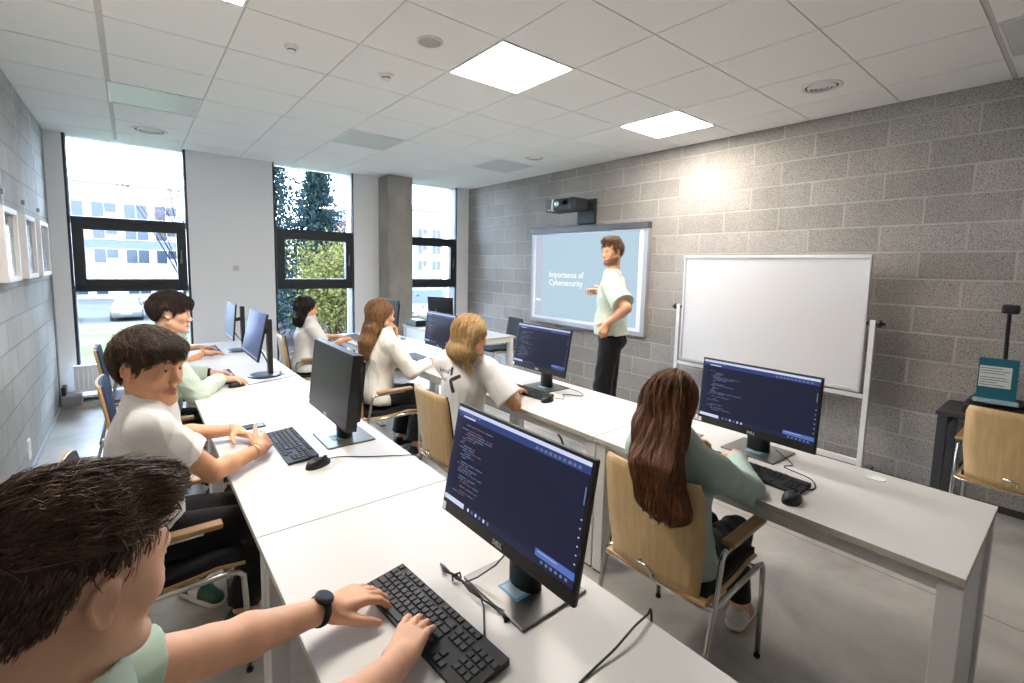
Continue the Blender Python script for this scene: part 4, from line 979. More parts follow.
def hair_build(c, M, s, style, m, parent, h, seed=1, tails=(), n=1500, L=.05, w=.0011, vol=.012, flow=None, groove=0., line='short', top=1., curl=0., jit=.25, grav=0., bulk=None, nt=0, tL=.25, off=.004, side_len=1.):
    pts = [c+M@(s*V3(-.16,-.13,-.16)), c+M@(s*V3(.17,.13,.22))]
    lo = np.minimum.reduce([c-.25*s]+[np.minimum(a, b)-max(ra, rb)-.05 for a, b, ra, rb in tails]); hi = np.maximum.reduce([c+.25*s]+[np.maximum(a, b)+max(ra, rb)+.05 for a, b, ra, rb in tails])
    f = Field(lo, hi, h); T = lambda *p: c+M@(s*V3(*p))
    f.ell(T(-.016,0,.038), (V3(.100,.077,.089)+V3(vol,vol*.85,vol*top))*s, M, 0)
    if bulk:
        for p, r in bulk: f.ell(T(*p), V3(*r)*s, M, .02)
    xs, zs = HAIRLINE[line]
    def loc(P): return ((P-c)@M)/s
    def cut(P):
        q = loc(P); zl = np.interp(q[:,0], xs, zs)+.003*np.sin(q[:,1]*90+q[:,0]*60); return (zl-q[:,2])*s*.8
    f.cutfn(cut)
    for a, b, ra, rb in tails: f.cap(a, b, ra, rb, .03)
    if groove:
        def gr(P):
            q = loc(P); a = np.arctan2(q[:,1], q[:,0]+.02); return groove*(np.sin(a*26+q[:,2]*9+2*np.sin(q[:,2]*21))*.6+np.sin(a*11-q[:,2]*7)*.6+.3*np.sin(a*53+q[:,2]*14))
        f.disp(gr)
    V, F = f.mesh(); 
    R = np.random.default_rng(seed+50); fl = (lambda P: (flow(loc(P), P)@M.T)) 
    q = loc(V); 
    def grow(idx, L_, steps, sd, w_=w):
        P = V[idx]; N_ = f.grad(P); ls = np.where(q[idx][:,2] < .055, side_len, 1.); return strands(P-N_*.002, N_, fl, L_*s*ls, steps, w_, sd, f, off, jit*np.minimum(1, ls*1.4), grav, curl)
    cand = np.nonzero(q[:,2] > -.2)[0]; i1 = R.choice(cand, min(n, len(cand)), False); SV, SF = grow(i1, L, 7, seed)
    VV = [V, SV]; FF = [F, SF+len(V)]
    if nt:
        i2 = R.choice(np.nonzero(q[:,2] < .10)[0], nt); SV2, SF2 = grow(i2, tL, 10, seed+9); FF.append(SF2+len(V)+len(SV)); VV.append(SV2)
    return np_mesh('hair', np.concatenate(VV), np.concatenate(FF), m, parent)
def shoe(parent, ank, fwd, s, m_up, m_sole, m2=None):
    fwd = nrm(fwd*V3(1,1,0)); l = V3(-fwd[1], fwd[0], 0); u = V3(0,0,1); M = np.stack([fwd, l, u], 1); g = V3(ank[0], ank[1], 0)
    T = lambda *p: g+M@(s*V3(*p)); f = Field(g-.24*s-V3(0,0,.0), g+.26*s, .006)
    f.cap(T(-.03,0,.05), T(.06,0,.048), .042*s, .040*s, .02); f.cap(T(.06,0,.045), T(.16,-.002,.035), .040*s, .034*s, .03); f.cap(T(-.03,0,.05), T(-.01,0,.11), .038*s, .036*s, .02)
    f.plane(T(0,0,.022), (0,0,-1)); f.plane(T(0,0,.10), (0,0,1))
    o = field_obj('shoe', f, [m_up, m2 or m_up], parent, (lambda C: (np.abs(((C-g)@M)[:,0]-.055*s) < .03*s).astype(int)) if m2 else None)
    f = Field(g-.24*s, g+.26*s, .006); f.cap(T(-.035,0,.02), T(.15,0,.02), .045*s, .043*s, .01); f.plane(T(0,0,.0), (0,0,-1)); f.plane(T(0,0,.03), (0,0,1))
    field_obj('sole', f, m_sole, o)
PG = {}
def person(label, hip, yaw, s=1., lean=8, side_lean=0, head=None, hyaw=0, hpitch=0, hroll=0, arms=(), feet=(), knees=None, skin=M_skin, h=.006, hs=None, shirt=C_white, sleeve='short', trousers=C_black, wide=0., shoes=(M_shoeB, M_sole, None), hair=None, fem=False, hem=-.06, twist=0, standing=False, hand_h=None, brow=None, stub=False, fold=.0055, loose=0., collar=.0, sh_up=0., name='person', sleeve_len=.62, nails=False, neck=.0, tl=1., sh_raise=(0,0), shf=1.):
    t = thing(name, label, 'person', (0,0,0))
    y = math.radians(yaw); F0 = V3(math.cos(y), math.sin(y), 0); L0 = V3(-math.sin(y), math.cos(y), 0); U0 = V3(0,0,1)
    le = math.radians(lean); U = nrm(U0*math.cos(le)+F0*math.sin(le)+L0*math.sin(math.radians(side_lean))); F = nrm(F0-U*(F0@U)); L = np.cross(U, F)
    tw = math.radians(twist); Fs = F*math.cos(tw)+L*math.sin(tw); Ls = np.cross(U, Fs)
    hip = V3(*hip); B = lambda a, b, c: hip+s*(F*a+L*b+U*c)
    Bs = lambda a, b, c: hip+s*(Fs*a+Ls*b+U*c)
    MB_ = np.stack([F, L, U], 1); MS = np.stack([Fs, Ls, U], 1)
    nb = Bs(.005,0,.515*tl); sw = (.160 if fem else .180)*shf
    sh = [Bs(-.005, sw, .455*tl+sh_raise[0]), Bs(-.005, -sw, .455*tl+sh_raise[1])]
    hs = hs or (.97*s if s < 1 else s)
    yy, pp, rr = math.radians(hyaw), math.radians(hpitch), math.radians(hroll)
    hf = V3(math.cos(yy)*math.cos(pp), math.sin(yy)*math.cos(pp), math.sin(pp)); hl = V3(-math.sin(yy), math.cos(yy), 0); hu = np.cross(hf, hl)
    hl, hu = hl*math.cos(rr)+hu*math.sin(rr), hu*math.cos(rr)-hl*math.sin(rr); HM = np.stack([hf, hl, hu], 1)
    hc = V3(*head) if head is not None else nb+s*(U*.20+Fs*.035)
    LU, LF = .285*s, .255*s
    limbs = []
    for i, a in enumerate(arms):
        el, wr = ik(sh[i], V3(*a['w']), LU, LF, V3(*a['hint'])); limbs.append((sh[i], el, wr))
    hj = [B(0, .088, 0), B(0, -.088, 0)]; legs = []
    for i, ft in enumerate(feet):
        an = V3(*ft['a']); kn, an2 = ik(hj[i], an, .425*s, .42*s, V3(*ft.get('hint', tuple(F0+.4*U0)))); legs.append((hj[i], kn, an2, V3(*ft.get('d', tuple(F0)))))
    allp = np.array([hip, nb, hc]+[p for l in limbs for p in l]+[p for l in legs for p in l[:3]])
    lo = allp.min(0)-.27; hi = allp.max(0)+.27; lo[2] = max(lo[2], -.03)
    # ---- skin: one continuous body
    f = Field(lo, hi, h)
    sl_ = .88 if fem else 1.
    f.ell(B(.0,0,.01), V3(.10,.15,.11)*s, MB_, .02); f.ell(B(.0,0,.17), V3(.088,.125*sl_,.13)*s, MB_, .05); f.ell(Bs(-.005,0,.345*tl), V3(.100,.145*sl_,.16*tl)*s, MS, .05)
    f.cap(sh[0], sh[1], .050*s, .050*s, .05); f.cap(nb-U*.03*s, hc+HM@(hs*V3(-.022,0,-.05)), (.050 if fem else .058)*s, (.048 if fem else .056)*s, .03)
    for q in (0,1): f.cap(nb+U*.015*s, sh[q], .040*s, .036*s, .03)
    tips = []
    for i, (a, b, c_) in enumerate(limbs):
        k_ = .88 if fem else 1.
        f.cap(a, b, .050*s*k_, .040*s*k_, .02); f.cap(b, c_, .039*s*k_, .025*s*k_, .015, mid=(.3,.040*s*k_))
        A = arms[i]; fd = V3(*A['fd']); dn = V3(*A['dn']); sd = A.get('side', 1 if i == 1 else -1)
        tips.append(hand(f, c_, fd, dn, sd, A.get('curl', (.35,.4,.42,.48)), s*(.93 if fem else 1.), A.get('spread', 1.), A.get('thumb', (.55,.75,-.35)), A.get('tcurl', .3), lift=A.get('lift', 0.)))
    for (a, b, c_, d) in legs:
        f.cap(a, b, .080*s, .054*s, .03); f.cap(b, c_, .052*s, .036*s, .02, mid=(.35,.050*s)); f.cap(c_, c_+nrm(d)*.08*s-V3(0,0,.03), .034*s, .03*s, .02)
    head_build(f, hc, HM, hs)
    def mi(C):
        q = ((C-hc)@HM)/hs; o = np.zeros(len(C), int)
        o[(q[:,0] > .082) & (np.abs(q[:,1]) < .027) & (q[:,2] < -.0595+.0*q[:,1]) & (q[:,2] > -.0835) & (np.abs(q[:,2]+.0712) < .0105*(1-(q[:,1]/.027)**2))] = 1
        if stub:
            st_ = (q[:,2] < -.052-.25*(q[:,0]-.03)) & (q[:,2] > -.13) & (q[:,0] > -.005) & (np.abs(q[:,1]) < .09) & (o == 0) & ~((q[:,2] > -.058) & (q[:,0] < .085) & (np.abs(q[:,1]) < .05)); o[st_] = 2
        return o
    field_obj('body', f, [skin, M_lip, M_stub], t, mi)
    eyes(hc, HM, hs, t, brow or C_black)
    if nails:
        for tp in tips:
            for (p, d, z) in tp:
                z2 = nrm(z-d*(z@d)); y2 = np.cross(z2, d); m = MB()
                m.v = []; m.add([p+d*a*.006*s+y2*b*.0050*s+z2*(.0068 if b == 0 else .0058)*s for a in (-.7,.9) for b in (-1,0,1)], [(0,1,4,3),(1,2,5,4)], 0, True); m.build('fingernail', M_nail, t)
    # ---- top
    lo2 = lo.copy(); hi2 = hi.copy(); lo2[2] = max(lo[2], hip[2]-.22*s); hi2[2] = min(hi[2], nb[2]+.16)
    g = Field(lo2, hi2, h); th = .008+loose
    g.ell(B(-.005,0,-.02), V3(.130,.180,.125)*s+loose, MB_, .03); g.ell(B(.012,0,.12), V3(.115,.150*sl_,.15)*s+loose, MB_, .06); g.ell(Bs(.0,0,.33*tl), V3(.116,.160*sl_,.175*tl)*s+loose*.8, MS, .06)
    if fem:
        for q in (-1,1): g.ell(Bs(.085, q*.062, .305*tl), V3(.055,.058,.06)*s, MS, .04)
    g.cap(sh[0]-U*.005, sh[1]-U*.005, (.054)*s+th*.6, (.054)*s+th*.6, .05)
    for q in (0,1): g.cap(nb+U*.012*s, sh[q], .048*s+th*.5, .046*s+th*.6, .04)
    nd = nrm(hc+HM@(hs*V3(-.02,0,-.05))-nb)
    g.cap(nb-nd*.05*s, nb+nd*.03*s, .066*s, .064*s, .05)
    g.plane(B(0,0,hem), -U*1., None, None, .006)
    for i, (a, b, c_) in enumerate(limbs):
        k_ = .9 if fem else 1.
        if sleeve == 'short':
            e = a+(b-a)*sleeve_len; g.cap(a, e, .050*s*k_+th, .054*s*k_+th+loose*.4, .03, flat=True)
        else:
            e = b+(c_-b)*.93; g.cap(a, b, .054*s*k_+th, .048*s*k_+th, .03); g.cap(b, e, .047*s*k_+th, .030*s*k_+th*.9, .02, flat=True)
    g.disp(folds(int(abs(hip[0]*100+hip[1]*77)) % 991, fold, 1.25 if sleeve != 'short' else 1.))
    for i, (a, b, c_) in enumerate(limbs):
        if sleeve == 'short':
            e = a+(b-a)*sleeve_len; u = nrm(b-a); g.cap(e-u*.035, e+u*.03, .046*s, .049*s, .004, 'sub')
        else:
            e = b+(c_-b)*.93; u = nrm(c_-b); g.cap(e-u*.012, e+u*.03, .030*s, .030*s, .003, 'sub')
    nd = nrm(hc+HM@(hs*V3(-.02,0,-.05))-nb); 
    g.cap(nb+nd*.20*s, nb+nd*neck*s, .062*s, .060*s, .006, 'sub', flat=True)
    if collar: 
        g.cap(nb+nd*.0, nb+nd*collar, .068*s, .066*s, .006, flat=True); g.cap(nb, nb+nd*(collar+.05), .059*s, .059*s, .003, 'sub')
    top = field_obj('top', g, shirt, t)
    # ---- trousers
    if legs:
        lo3 = lo.copy(); hi3 = hi.copy(); hi3[2] = min(hi[2], hip[2]+.18*s)
        g = Field(lo3, hi3, h+.001)
        g.ell(B(-.005,0,.0), V3(.112,.160,.112)*s, MB_, .03); g.ell(B(-.03,0,-.03), V3(.095,.155,.085)*s, MB_, .03)
        g.plane(B(0,0,max(.02, hem+.05)), U)
        for (a, b, c_, d) in legs:
            g.cap(a, b, .090*s, (.066+wide*.6)*s, .03); g.cap(b, c_+V3(0,0,.025)+nrm(b-c_)*.03, (.066+wide*.6)*s, (.052+wide)*s, .03, flat=True)
        g.disp(folds(31, fold*1.1, 1.2))
        field_obj('trousers', g, trousers, t)
        for (a, b, c_, d) in legs: shoe(t, c_, d, s, *shoes)
    if hair: hair_build(hc, HM, hs, None, hair['m'], t, hair.get('h', .005), **{k: v for k, v in hair.items() if k not in ('m', 'h', 'tailfn')}, tails=hair['tailfn'](hc, HM, nb, Fs, Ls, U, hs) if 'tailfn' in hair else ())
    PG[label] = dict(t=t, limbs=limbs, hc=hc, HM=HM, hs=hs, nb=nb, sh=sh, B=B, Bs=Bs, F=Fs, L=Ls, U=U, s=s)
    return PG[label]
H_P1 = hair_mat('brown_short_hair', s2l(34,24,18), s2l(124,94,70)); H_P2 = hair_mat('dark_brown_hair', s2l(24,17,14), s2l(104,80,64)); H_P3 = hair_mat('brown_black_hair', s2l(20,14,13), s2l(62,46,40))  # H_P2: lighter strand tone stands in for window light on the hair
H_R1 = hair_mat('auburn_hair', s2l(42,23,14), s2l(142,92,56)); H_R2 = hair_mat('blond_hair', s2l(158,114,60), s2l(242,208,150)); H_R3 = hair_mat('light_brown_hair', s2l(80,54,36), s2l(166,124,84)); H_R4 = hair_mat('black_brown_hair', s2l(18,12,12), s2l(52,36,32)); H_T = hair_mat('curly_brown_hair', s2l(48,32,22), s2l(134,98,66))
def flow_back(q, P):      # swept from the brow backwards over the crown
    d = np.zeros_like(q); d[:,0] = np.where(q[:,2] > .03, -1, -.25); d[:,2] = np.where(q[:,2] > .05, .0, -1.); d[:,1] = .15*np.sign(q[:,1]); return d
def flow_fwd(q, P):       # combed forward over the forehead
    d = np.zeros_like(q); r = np.clip((q[:,0]+.03)*10, -1, 1); d[:,0] = np.where(q[:,2] > .04, .55+.45*r, .1); d[:,1] = q[:,1]*5; d[:,2] = np.where(q[:,2] > .075, -.15, -1); return d
def flow_p1(q, P):        # quiff: forward and to the side on top, down at the back and sides
    d = np.zeros_like(q); d[:,0] = np.where(q[:,2] > .055, 1., -.35); d[:,1] = np.where(q[:,2] > .055, -.25, 0); d[:,2] = np.where(q[:,2] > .055, .12, -.8); return d
def flow_down(q, P):
    d = np.zeros_like(q); t = np.clip((q[:,2]-.02)*14, 0, 1); d[:,0] = -t*.9+(q[:,0]-.01)*2*t; d[:,1] = q[:,1]*9*t; d[:,2] = -1.05+.55*t; return d
def band(parent, name, c, ax, r, w, m, th=.003, n=26):
    ax = nrm(ax); q = MB(); q.tube([c+r*(math.cos(a)*nrm(np.cross(ax,(0,0,1.)))+math.sin(a)*np.cross(ax, nrm(np.cross(ax,(0,0,1.))))) for a in np.linspace(0, 2*PI, n, endpoint=False)], th, 8, closed=True)
    if w > th: q.v = [tuple(np.array(p)+ax*((np.array(p)-c)@ax)*(w/th-1)) for p in q.v]
    return q.build(name, m, parent)
def watch(p, i, out, face=True):
    a, b, c = p['limbs'][i]; u = nrm(c-b); o = c-u*.012
    st = band(p['t'], 'watch', o, u, .0315, .010, M_rub, .003)
    if face:
        z = nrm(np.asarray(out)-u*(np.asarray(out)@u)); y_ = np.cross(z, u); m = MB(); m.M = np.stack([u, y_, z], 1); m.T = o+z*.031
        m.lathe([(0,-.004),(.021,-.004),(.0225,.0),(.0215,.006),(.018,.0085),(0,.0088)], n=28); m.sm = [False]*len(m.sm); cs = m.build('watch_case', M_black, st)
        m = MB(); m.M = np.stack([u, y_, z], 1); m.T = o+z*.031; m.lathe([(0,.0090),(.017,.0089),(.0172,.0085)], n=28); m.sm = [False]*len(m.sm); m.build('watch_glass', mat('dark_watch_glass', s2l(70,80,96), .08, .3), st)
def bracelet(p, i, t, m, r=.029): a, b, c = p['limbs'][i]; u = nrm(c-b); return band(p['t'], 'bracelet', c-u*t, u, r, .0022, m, .0022)
# the boy in the lower left corner
p = person('boy with a brown quiff and mint T-shirt, cut off in the lower left corner', (-.185,.685,.53), 20, 1.03, 10, head=(-.078,.755,1.212), hyaw=31, hpitch=-10, hroll=0, skin=M_skin, h=.0038, shirt=C_mint, hs=1.0, collar=.012,
  arms=({'w':(.325,1.065,.795),'fd':(1,.06,-.08),'dn':(.1,-.1,1),'hint':(.2,.1,-1),'curl':(.5,.5,.5,.5),'thumb':(.85,.5,-.2),'tcurl':.1}, {'w':(.390,.825,.795),'fd':(.75,.66,-.08),'dn':(.1,0,1),'hint':(.6,-1,-.5),'curl':(.3,.3,.32,.28),'thumb':(.95,.22,-.45)}),
  feet=({'a':(.28,.80,.09)},{'a':(.30,.55,.09)}), trousers=C_navy, nails=True, brow=H_P1, sleeve_len=.66,
  hair={'m':H_P1,'h':.0045,'n':5200,'L':.062,'w':.0010,'vol':.005,'flow':flow_p1,'line':'short','groove':.004,'jit':.34,'seed':3,'top':2.2,'bulk':[((.055,-.01,.098),(.050,.050,.030))],'off':.004,'side_len':.22})
watch(p, 0, (-.3,-.3,1))
# the boy in the white shirt
p = person('boy in a white shirt, turning his face to the camera, at the second left desk', (-.02,2.23,.55), 2, 1.0, 5, head=(.033,2.205,1.198), hyaw=-42, hpitch=-4, hroll=-4, skin=M_skin2, h=.0045, shirt=C_white, hs=1.10, collar=.025, loose=.012,
  arms=({'w':(.355,2.545,.79),'fd':(.62,-.72,-.22),'dn':(.35,.3,1),'hint':(-.3,.8,-.7),'curl':(.7,.8,.8,.85),'thumb':(.5,.8,-.4)}, {'w':(.405,2.235,.785),'fd':(.45,.85,.08),'dn':(.75,-.45,.65),'hint':(.1,-.6,-1),'curl':(.35,.75,.95,1.0),'thumb':(.75,.55,.1),'tcurl':.0}),
  feet=({'a':(.16,2.58,.085),'d':(.5,-.85,0)},{'a':(.31,2.20,.085)}), trousers=C_black, shoes=(M_shoeG, M_sole, M_shoeW), brow=H_P2, wide=.015, sleeve_len=.62, nails=True, fold=.005,
  hair={'m':H_P2,'h':.0045,'n':3600,'L':.055,'w':.0011,'vol':.016,'flow':flow_fwd,'line':'fringe','groove':.002,'jit':.22,'seed':5,'top':1.1,'bulk':[((.062,0,.075),(.042,.066,.032))],'off':.004,'side_len':.4})
bracelet(p, 1, .02, M_rub); bracelet(p, 1, .045, M_steel, .031); bracelet(p, 0, .01, M_steel, .030); bracelet(p, 0, .02, mat('grey_cord', s2l(140,140,146), .7), .031)
# the boy in the mint sweatshirt
p = person('boy in a mint ribbed sweatshirt seen in profile at the third left desk', (.06,3.68,.55), 2, 1.0, 10, head=(.182,3.70,1.262), hyaw=-6, hpitch=-7, skin=M_skin, h=.0055, shirt=C_mint2, sleeve='long', hs=1.02, loose=.012,
  arms=({'w':(.42,3.99,.785),'fd':(1,-.2,-.05),'dn':(.1,0,1),'hint':(-.2,.8,-.7),'curl':(.7,.8,.9,.9)}, {'w':(.44,3.70,.80),'fd':(1,-.22,-.10),'dn':(.1,0,1),'hint':(-.2,-.8,-.8),'curl':(.45,.42,.5,.5)}),
  feet=({'a':(.40,3.80,.08)},{'a':(.38,3.55,.08)}), trousers=C_black, brow=H_P3,
  hair={'m':H_P3,'h':.005,'n':2400,'L':.06,'w':.0014,'vol':.016,'flow':flow_fwd,'line':'fringe','groove':.002,'jit':.2,'seed':6,'top':1.1,'bulk':[((.06,0,.07),(.045,.066,.036))],'side_len':.4})
watch(p, 0, (0,0,1), False); bracelet(p, 1, -.004, mat('green_cord', s2l(90,110,80), .7), .028)
# mostly hidden student behind him
p = person('person hidden behind the boy in mint, only a bare forearm with a dark band showing', (.10,5.03,.55), 0, .97, 20, head=(.262,5.05,1.145), hyaw=-2, hpitch=-22, skin=M_skin2, h=.008, shirt=C_mint,
  arms=({'w':(.46,5.25,.785),'fd':(1,-.1,-.1),'dn':(0,0,1),'hint':(-.2,.8,-.8)}, {'w':(.47,4.93,.785),'fd':(1,.0,-.08),'dn':(.1,0,1),'hint':(-.4,-.6,-.8),'curl':(.3,.3,.35,.4)}),
  feet=({'a':(.40,5.12,.08)},{'a':(.38,4.9,.08)}), trousers=C_black, brow=H_P3,
  hair={'m':H_P3,'h':.007,'n':700,'L':.05,'w':.002,'vol':.012,'flow':flow_fwd,'line':'fringe','seed':8})
bracelet(p, 1, .02, M_rub, .029)
# girl in the green sweatshirt
def tails_r1(c, M, nb, F, L, U, s):
    T = lambda *q: c+M@(s*V3(*q)); e = c-F*.105-V3(0,0,.33)
    out = []
    for k, y in enumerate((-.052,-.018,.018,.05)): 
        a = T(-.05, y, .02); b = T(-.082, y*1.15, -.10); d = c-F*(.180)+L*(y*1.15-.04)-V3(0,0,.175); e = c-F*(.205-.006*abs(k-1.5))+L*(y*1.3-.085)-V3(0,0,.315-.014*abs(k-1.2))
        out += [(a, b, .048, .044), (b, d, .042, .036), (d, e, .036, .030)]
    return out
p = person('girl with very long auburn hair and a grey-green sweatshirt, seen from behind', (1.645,.965,.505), 4, .93, -2, head=(1.60,.975,1.095), hyaw=4, hpitch=-12, skin=M_skin, h=.005, shirt=C_sage, sleeve='long', fem=True, loose=.012, hs=.95, tl=.90, sh_raise=(-.01,-.015),
  arms=({'w':(2.05,1.15,.795),'fd':(1,-.25,-.12),'dn':(.1,0,1),'hint':(0,.8,-.8),'curl':(.9,1.,1.,1.)}, {'w':(2.055,.935,.79),'fd':(1,.2,-.14),'dn':(.1,-.1,1),'hint':(0,-.75,-.7),'curl':(.5,.55,.6,.6)}),
  feet=({'a':(2.17,1.02,.075)},{'a':(2.10,.89,.075)}), trousers=C_black, shoes=(M_shoeW, M_sole, mat('pink_shoe_panel', s2l(196,150,138), .6)), brow=H_R1, fold=.005,
  hair={'m':H_R1,'h':.005,'n':2600,'L':.10,'w':.0013,'vol':.012,'flow':flow_down,'line':'long','groove':.0035,'jit':.08,'seed':11,'tailfn':tails_r1,'nt':5200,'tL':.13,'off':.003})
# blonde girl
def tails_r2(c, M, nb, F, L, U, s):
    T = lambda *q: c+M@(s*V3(*q)); out = []
    for k, y in enumerate((-.055,-.02,.02,.055)):
        a = T(-.045, y, .02); b = T(-.075, y*1.2, -.09); d = c-F*.08+L*(y*1.25)-V3(0,0,.105+.012*(k%2)); out += [(a, b, .046, .042), (b, d, .040, .016)]
    out.append((T(-.09,-.02,-.10), c-F*.105-L*.075-V3(0,0,.19), .024, .006))
    return out
p = person('blonde girl in a white T-shirt with a dark chevron print on the back', (1.575,2.46,.54), 25, .95, 8, side_lean=-4, head=(1.625,2.395,1.17), hyaw=-6, hpitch=-8, skin=M_skin2, h=.0055, shirt=C_white, fem=True, loose=.028, hs=.98, shf=1.0, neck=-.012,
  arms=({'w':(1.945,2.53,.788),'fd':(1,-.2,-.12),'dn':(.1,0,1),'hint':(0,.8,-.8)}, {'w':(1.95,2.345,.788),'fd':(.95,.3,-.12),'dn':(.1,-.1,1),'hint':(0,-.9,-.7)}),
  feet=({'a':(1.98,2.45,.075)},{'a':(1.96,2.25,.075)}), trousers=C_navy, brow=H_R3, sleeve_len=.80,
  hair={'m':H_R2,'h':.005,'n':2200,'L':.09,'w':.0015,'vol':.012,'flow':flow_down,'line':'long','groove':.004,'jit':.10,'seed':12,'tailfn':tails_r2,'nt':1800,'tL':.16,'off':.003})
bracelet(p, 1, .03, M_rub, .028)
blonde = p
# girl with chin on hand
def tails_r3(c, M, nb, F, L, U, s):
    T = lambda *q: c+M@(s*V3(*q)); out = []
    for k, y in enumerate((-.05,-.015,.02,.05)):
        a = T(-.045, y, .02); b = T(-.078, y*1.1, -.10); d = c-F*.135+L*(y*1.1)-V3(0,0,.22); e = c-F*.165+L*(y*.8)-V3(0,0,.36); out += [(a, b, .046, .040), (b, d, .038, .030), (d, e, .030, .010)]
    return out
p = person('girl with long light brown hair in a white jumper, resting her chin on her hand', (1.50,3.58,.545), 6, .95, 9, head=(1.565,3.605,1.19), hyaw=2, hpitch=-2, skin=M_skin2, h=.0055, shirt=C_cream, sleeve='long', fem=True, loose=.012, hs=1.0,
  arms=({'w':(1.712,3.66,1.005),'fd':(-.15,-.1,1),'dn':(1,.2,.1),'hint':(.7,.5,-1),'curl':(1.1,1.1,1.1,1.1)}, {'w':(1.935,3.47,.788),'fd':(1,-.1,-.08),'dn':(.1,-.1,1),'hint':(0,-.5,-1)}),
  feet=({'a':(1.80,3.72,.075)},{'a':(1.80,3.46,.075)}), trousers=C_black, wide=.05, brow=H_R3,
  hair={'m':H_R3,'h':.005,'n':1800,'L':.10,'w':.0016,'vol':.010,'flow':flow_down,'line':'long','groove':.0035,'jit':.08,'seed':13,'tailfn':tails_r3,'nt':2200,'tL':.2,'off':.003})
# dark-haired girl by the window
def tails_r4(c, M, nb, F, L, U, s):
    T = lambda *q: c+M@(s*V3(*q)); out = []
    for k, y in enumerate((-.055,-.02,.02,.055)): out += [(T(-.04, y, .02), T(-.07, y*1.25, -.09), .048, .044), (T(-.07, y*1.25, -.09), c-F*.085+L*(y*1.3)-V3(0,0,.155), .042, .024)]
    return out
p = person('dark-haired girl in a white T-shirt seated in front of the middle window', (1.36,5.10,.54), 4, .92, 6, head=(1.395,5.10,1.125), hyaw=-4, hpitch=-4, skin=M_skin2, h=.007, shirt=C_white, fem=True, loose=.014, hs=.98, neck=-.012,
  arms=({'w':(1.78,5.25,.788),'fd':(1,-.1,-.1),'dn':(0,0,1),'hint':(0,.8,-.8)}, {'w':(1.74,4.95,.80),'fd':(1,.2,-.1),'dn':(0,0,1),'hint':(-.3,-.4,-1)}),
  feet=({'a':(1.72,5.2,.075)},{'a':(1.72,5.0,.075)}), trousers=C_navy, brow=H_R4, sleeve_len=.75,
  hair={'m':H_R4,'h':.006,'n':1200,'L':.08,'w':.002,'vol':.012,'flow':flow_down,'line':'long','groove':.003,'jit':.06,'seed':14,'tailfn':tails_r4,'nt':800,'tL':.12,'off':.003})
# the teacher
p = person('standing man in a pale T-shirt and black trousers gesturing at the projection screen', (3.37,2.71,.985), 122, 1.055, 1, head=(3.352,2.728,1.752), hyaw=172, hpitch=-4, hroll=2, skin=M_skin2, h=.0055, shirt=C_sage2, loose=.022, hs=.93, collar=.012,
  arms=({'w':(3.185,2.60,1.14),'fd':(-.1,.45,-.9),'dn':(-1,-.35,.1),'hint':(-.25,-1,.1),'curl':(.5,.6,.7,.7)}, {'w':(3.515,2.92,1.385),'fd':(-.62,.78,.0),'dn':(.5,.2,.6),'hint':(.3,-.2,-1),'curl':(.15,.25,.3,.4),'thumb':(.6,.75,.1)}),
  feet=({'a':(3.27,2.72,.09),'hint':(-.2,1,0)},{'a':(3.47,2.80,.09),'hint':(-.2,1,0)}), trousers=C_black, wide=.022, brow=H_T, stub=True, sleeve_len=.80, hem=.035, neck=-.014, fold=.006,
  hair={'m':H_T,'h':.005,'n':1700,'L':.05,'w':.0017,'vol':.008,'flow':flow_fwd,'line':'short','groove':.004,'jit':.7,'seed':15,'top':1.7,'bulk':[((.04,0,.105),(.06,.058,.036)),((-.02,0,.11),(.065,.06,.035))],'curl':1.4,'off':.008})
bracelet(p, 0, .01, M_steel, .029)
# print on the blonde girl's back: a chevron of three strokes with a word in two lines
def on_back(pt, pts, w):
    """follow the shirt surface by casting towards the body"""
    pass
top = [c for c in blonde['t'].children if c.name.startswith('top')][0]
dg = bpy.context.evaluated_depsgraph_get(); te = top
from mathutils.bvhtree import BVHTree
me_ = te.data; bv = BVHTree.FromPolygons([v.co for v in me_.vertices], [tuple(q.vertices) for q in me_.polygons])
bF, bL, bU = blonde['F'], blonde['L'], blonde['U']
def onto(a, b):           # a: to the wearer's left, b: up from the hip
    o = blonde['Bs'](-.5, a/blonde['s'], b/blonde['s']); h = bv.ray_cast(Vector(o), Vector(bF)); return np.array(h[0])-bF*.0012 if h[0] else o+bF*.38
M_ink = mat('dark_grey_print', s2l(58,58,62), .8)
def stroke(m, a, b, w, n=8):
    a, b = np.array(a), np.array(b); d = nrm(b-a); p_ = np.array((-d[1], d[0])); 
    L_ = [a+(b-a)*i/n for i in range(n+1)]; vs = []
    for i, q in enumerate(L_):
        ww = w*(.75 if i in (0, n) else 1)
        for s_ in (-1, -.33, .33, 1): vs.append(onto(*(q+p_*ww*s_)))
    m.add(vs, [(i*4+j, i*4+j+1, i*4+j+5, i*4+j+4) for i in range(n) for j in range(3)], 0, True)
m = MB(); stroke(m, (.045,.425), (.034,.375), .009); m.build('print_stroke', M_ink, top)
m = MB(); stroke(m, (-.030,.385), (.034,.345), .012); stroke(m, (.034,.350), (-.002,.275), .012); m.build('print_chevron', M_ink, top)
for k, wd in enumerate(('kood/', 'Jõhvi')):
    tx = text_part('print_lettering', wd, .046, M_ink, top, Matrix.Identity(4), .0, 'LEFT', .0008)
    for v in tx.data.vertices: v.co = Vector(onto(.148-v.co.x*.9, .380-.05*k+v.co.y*.9))

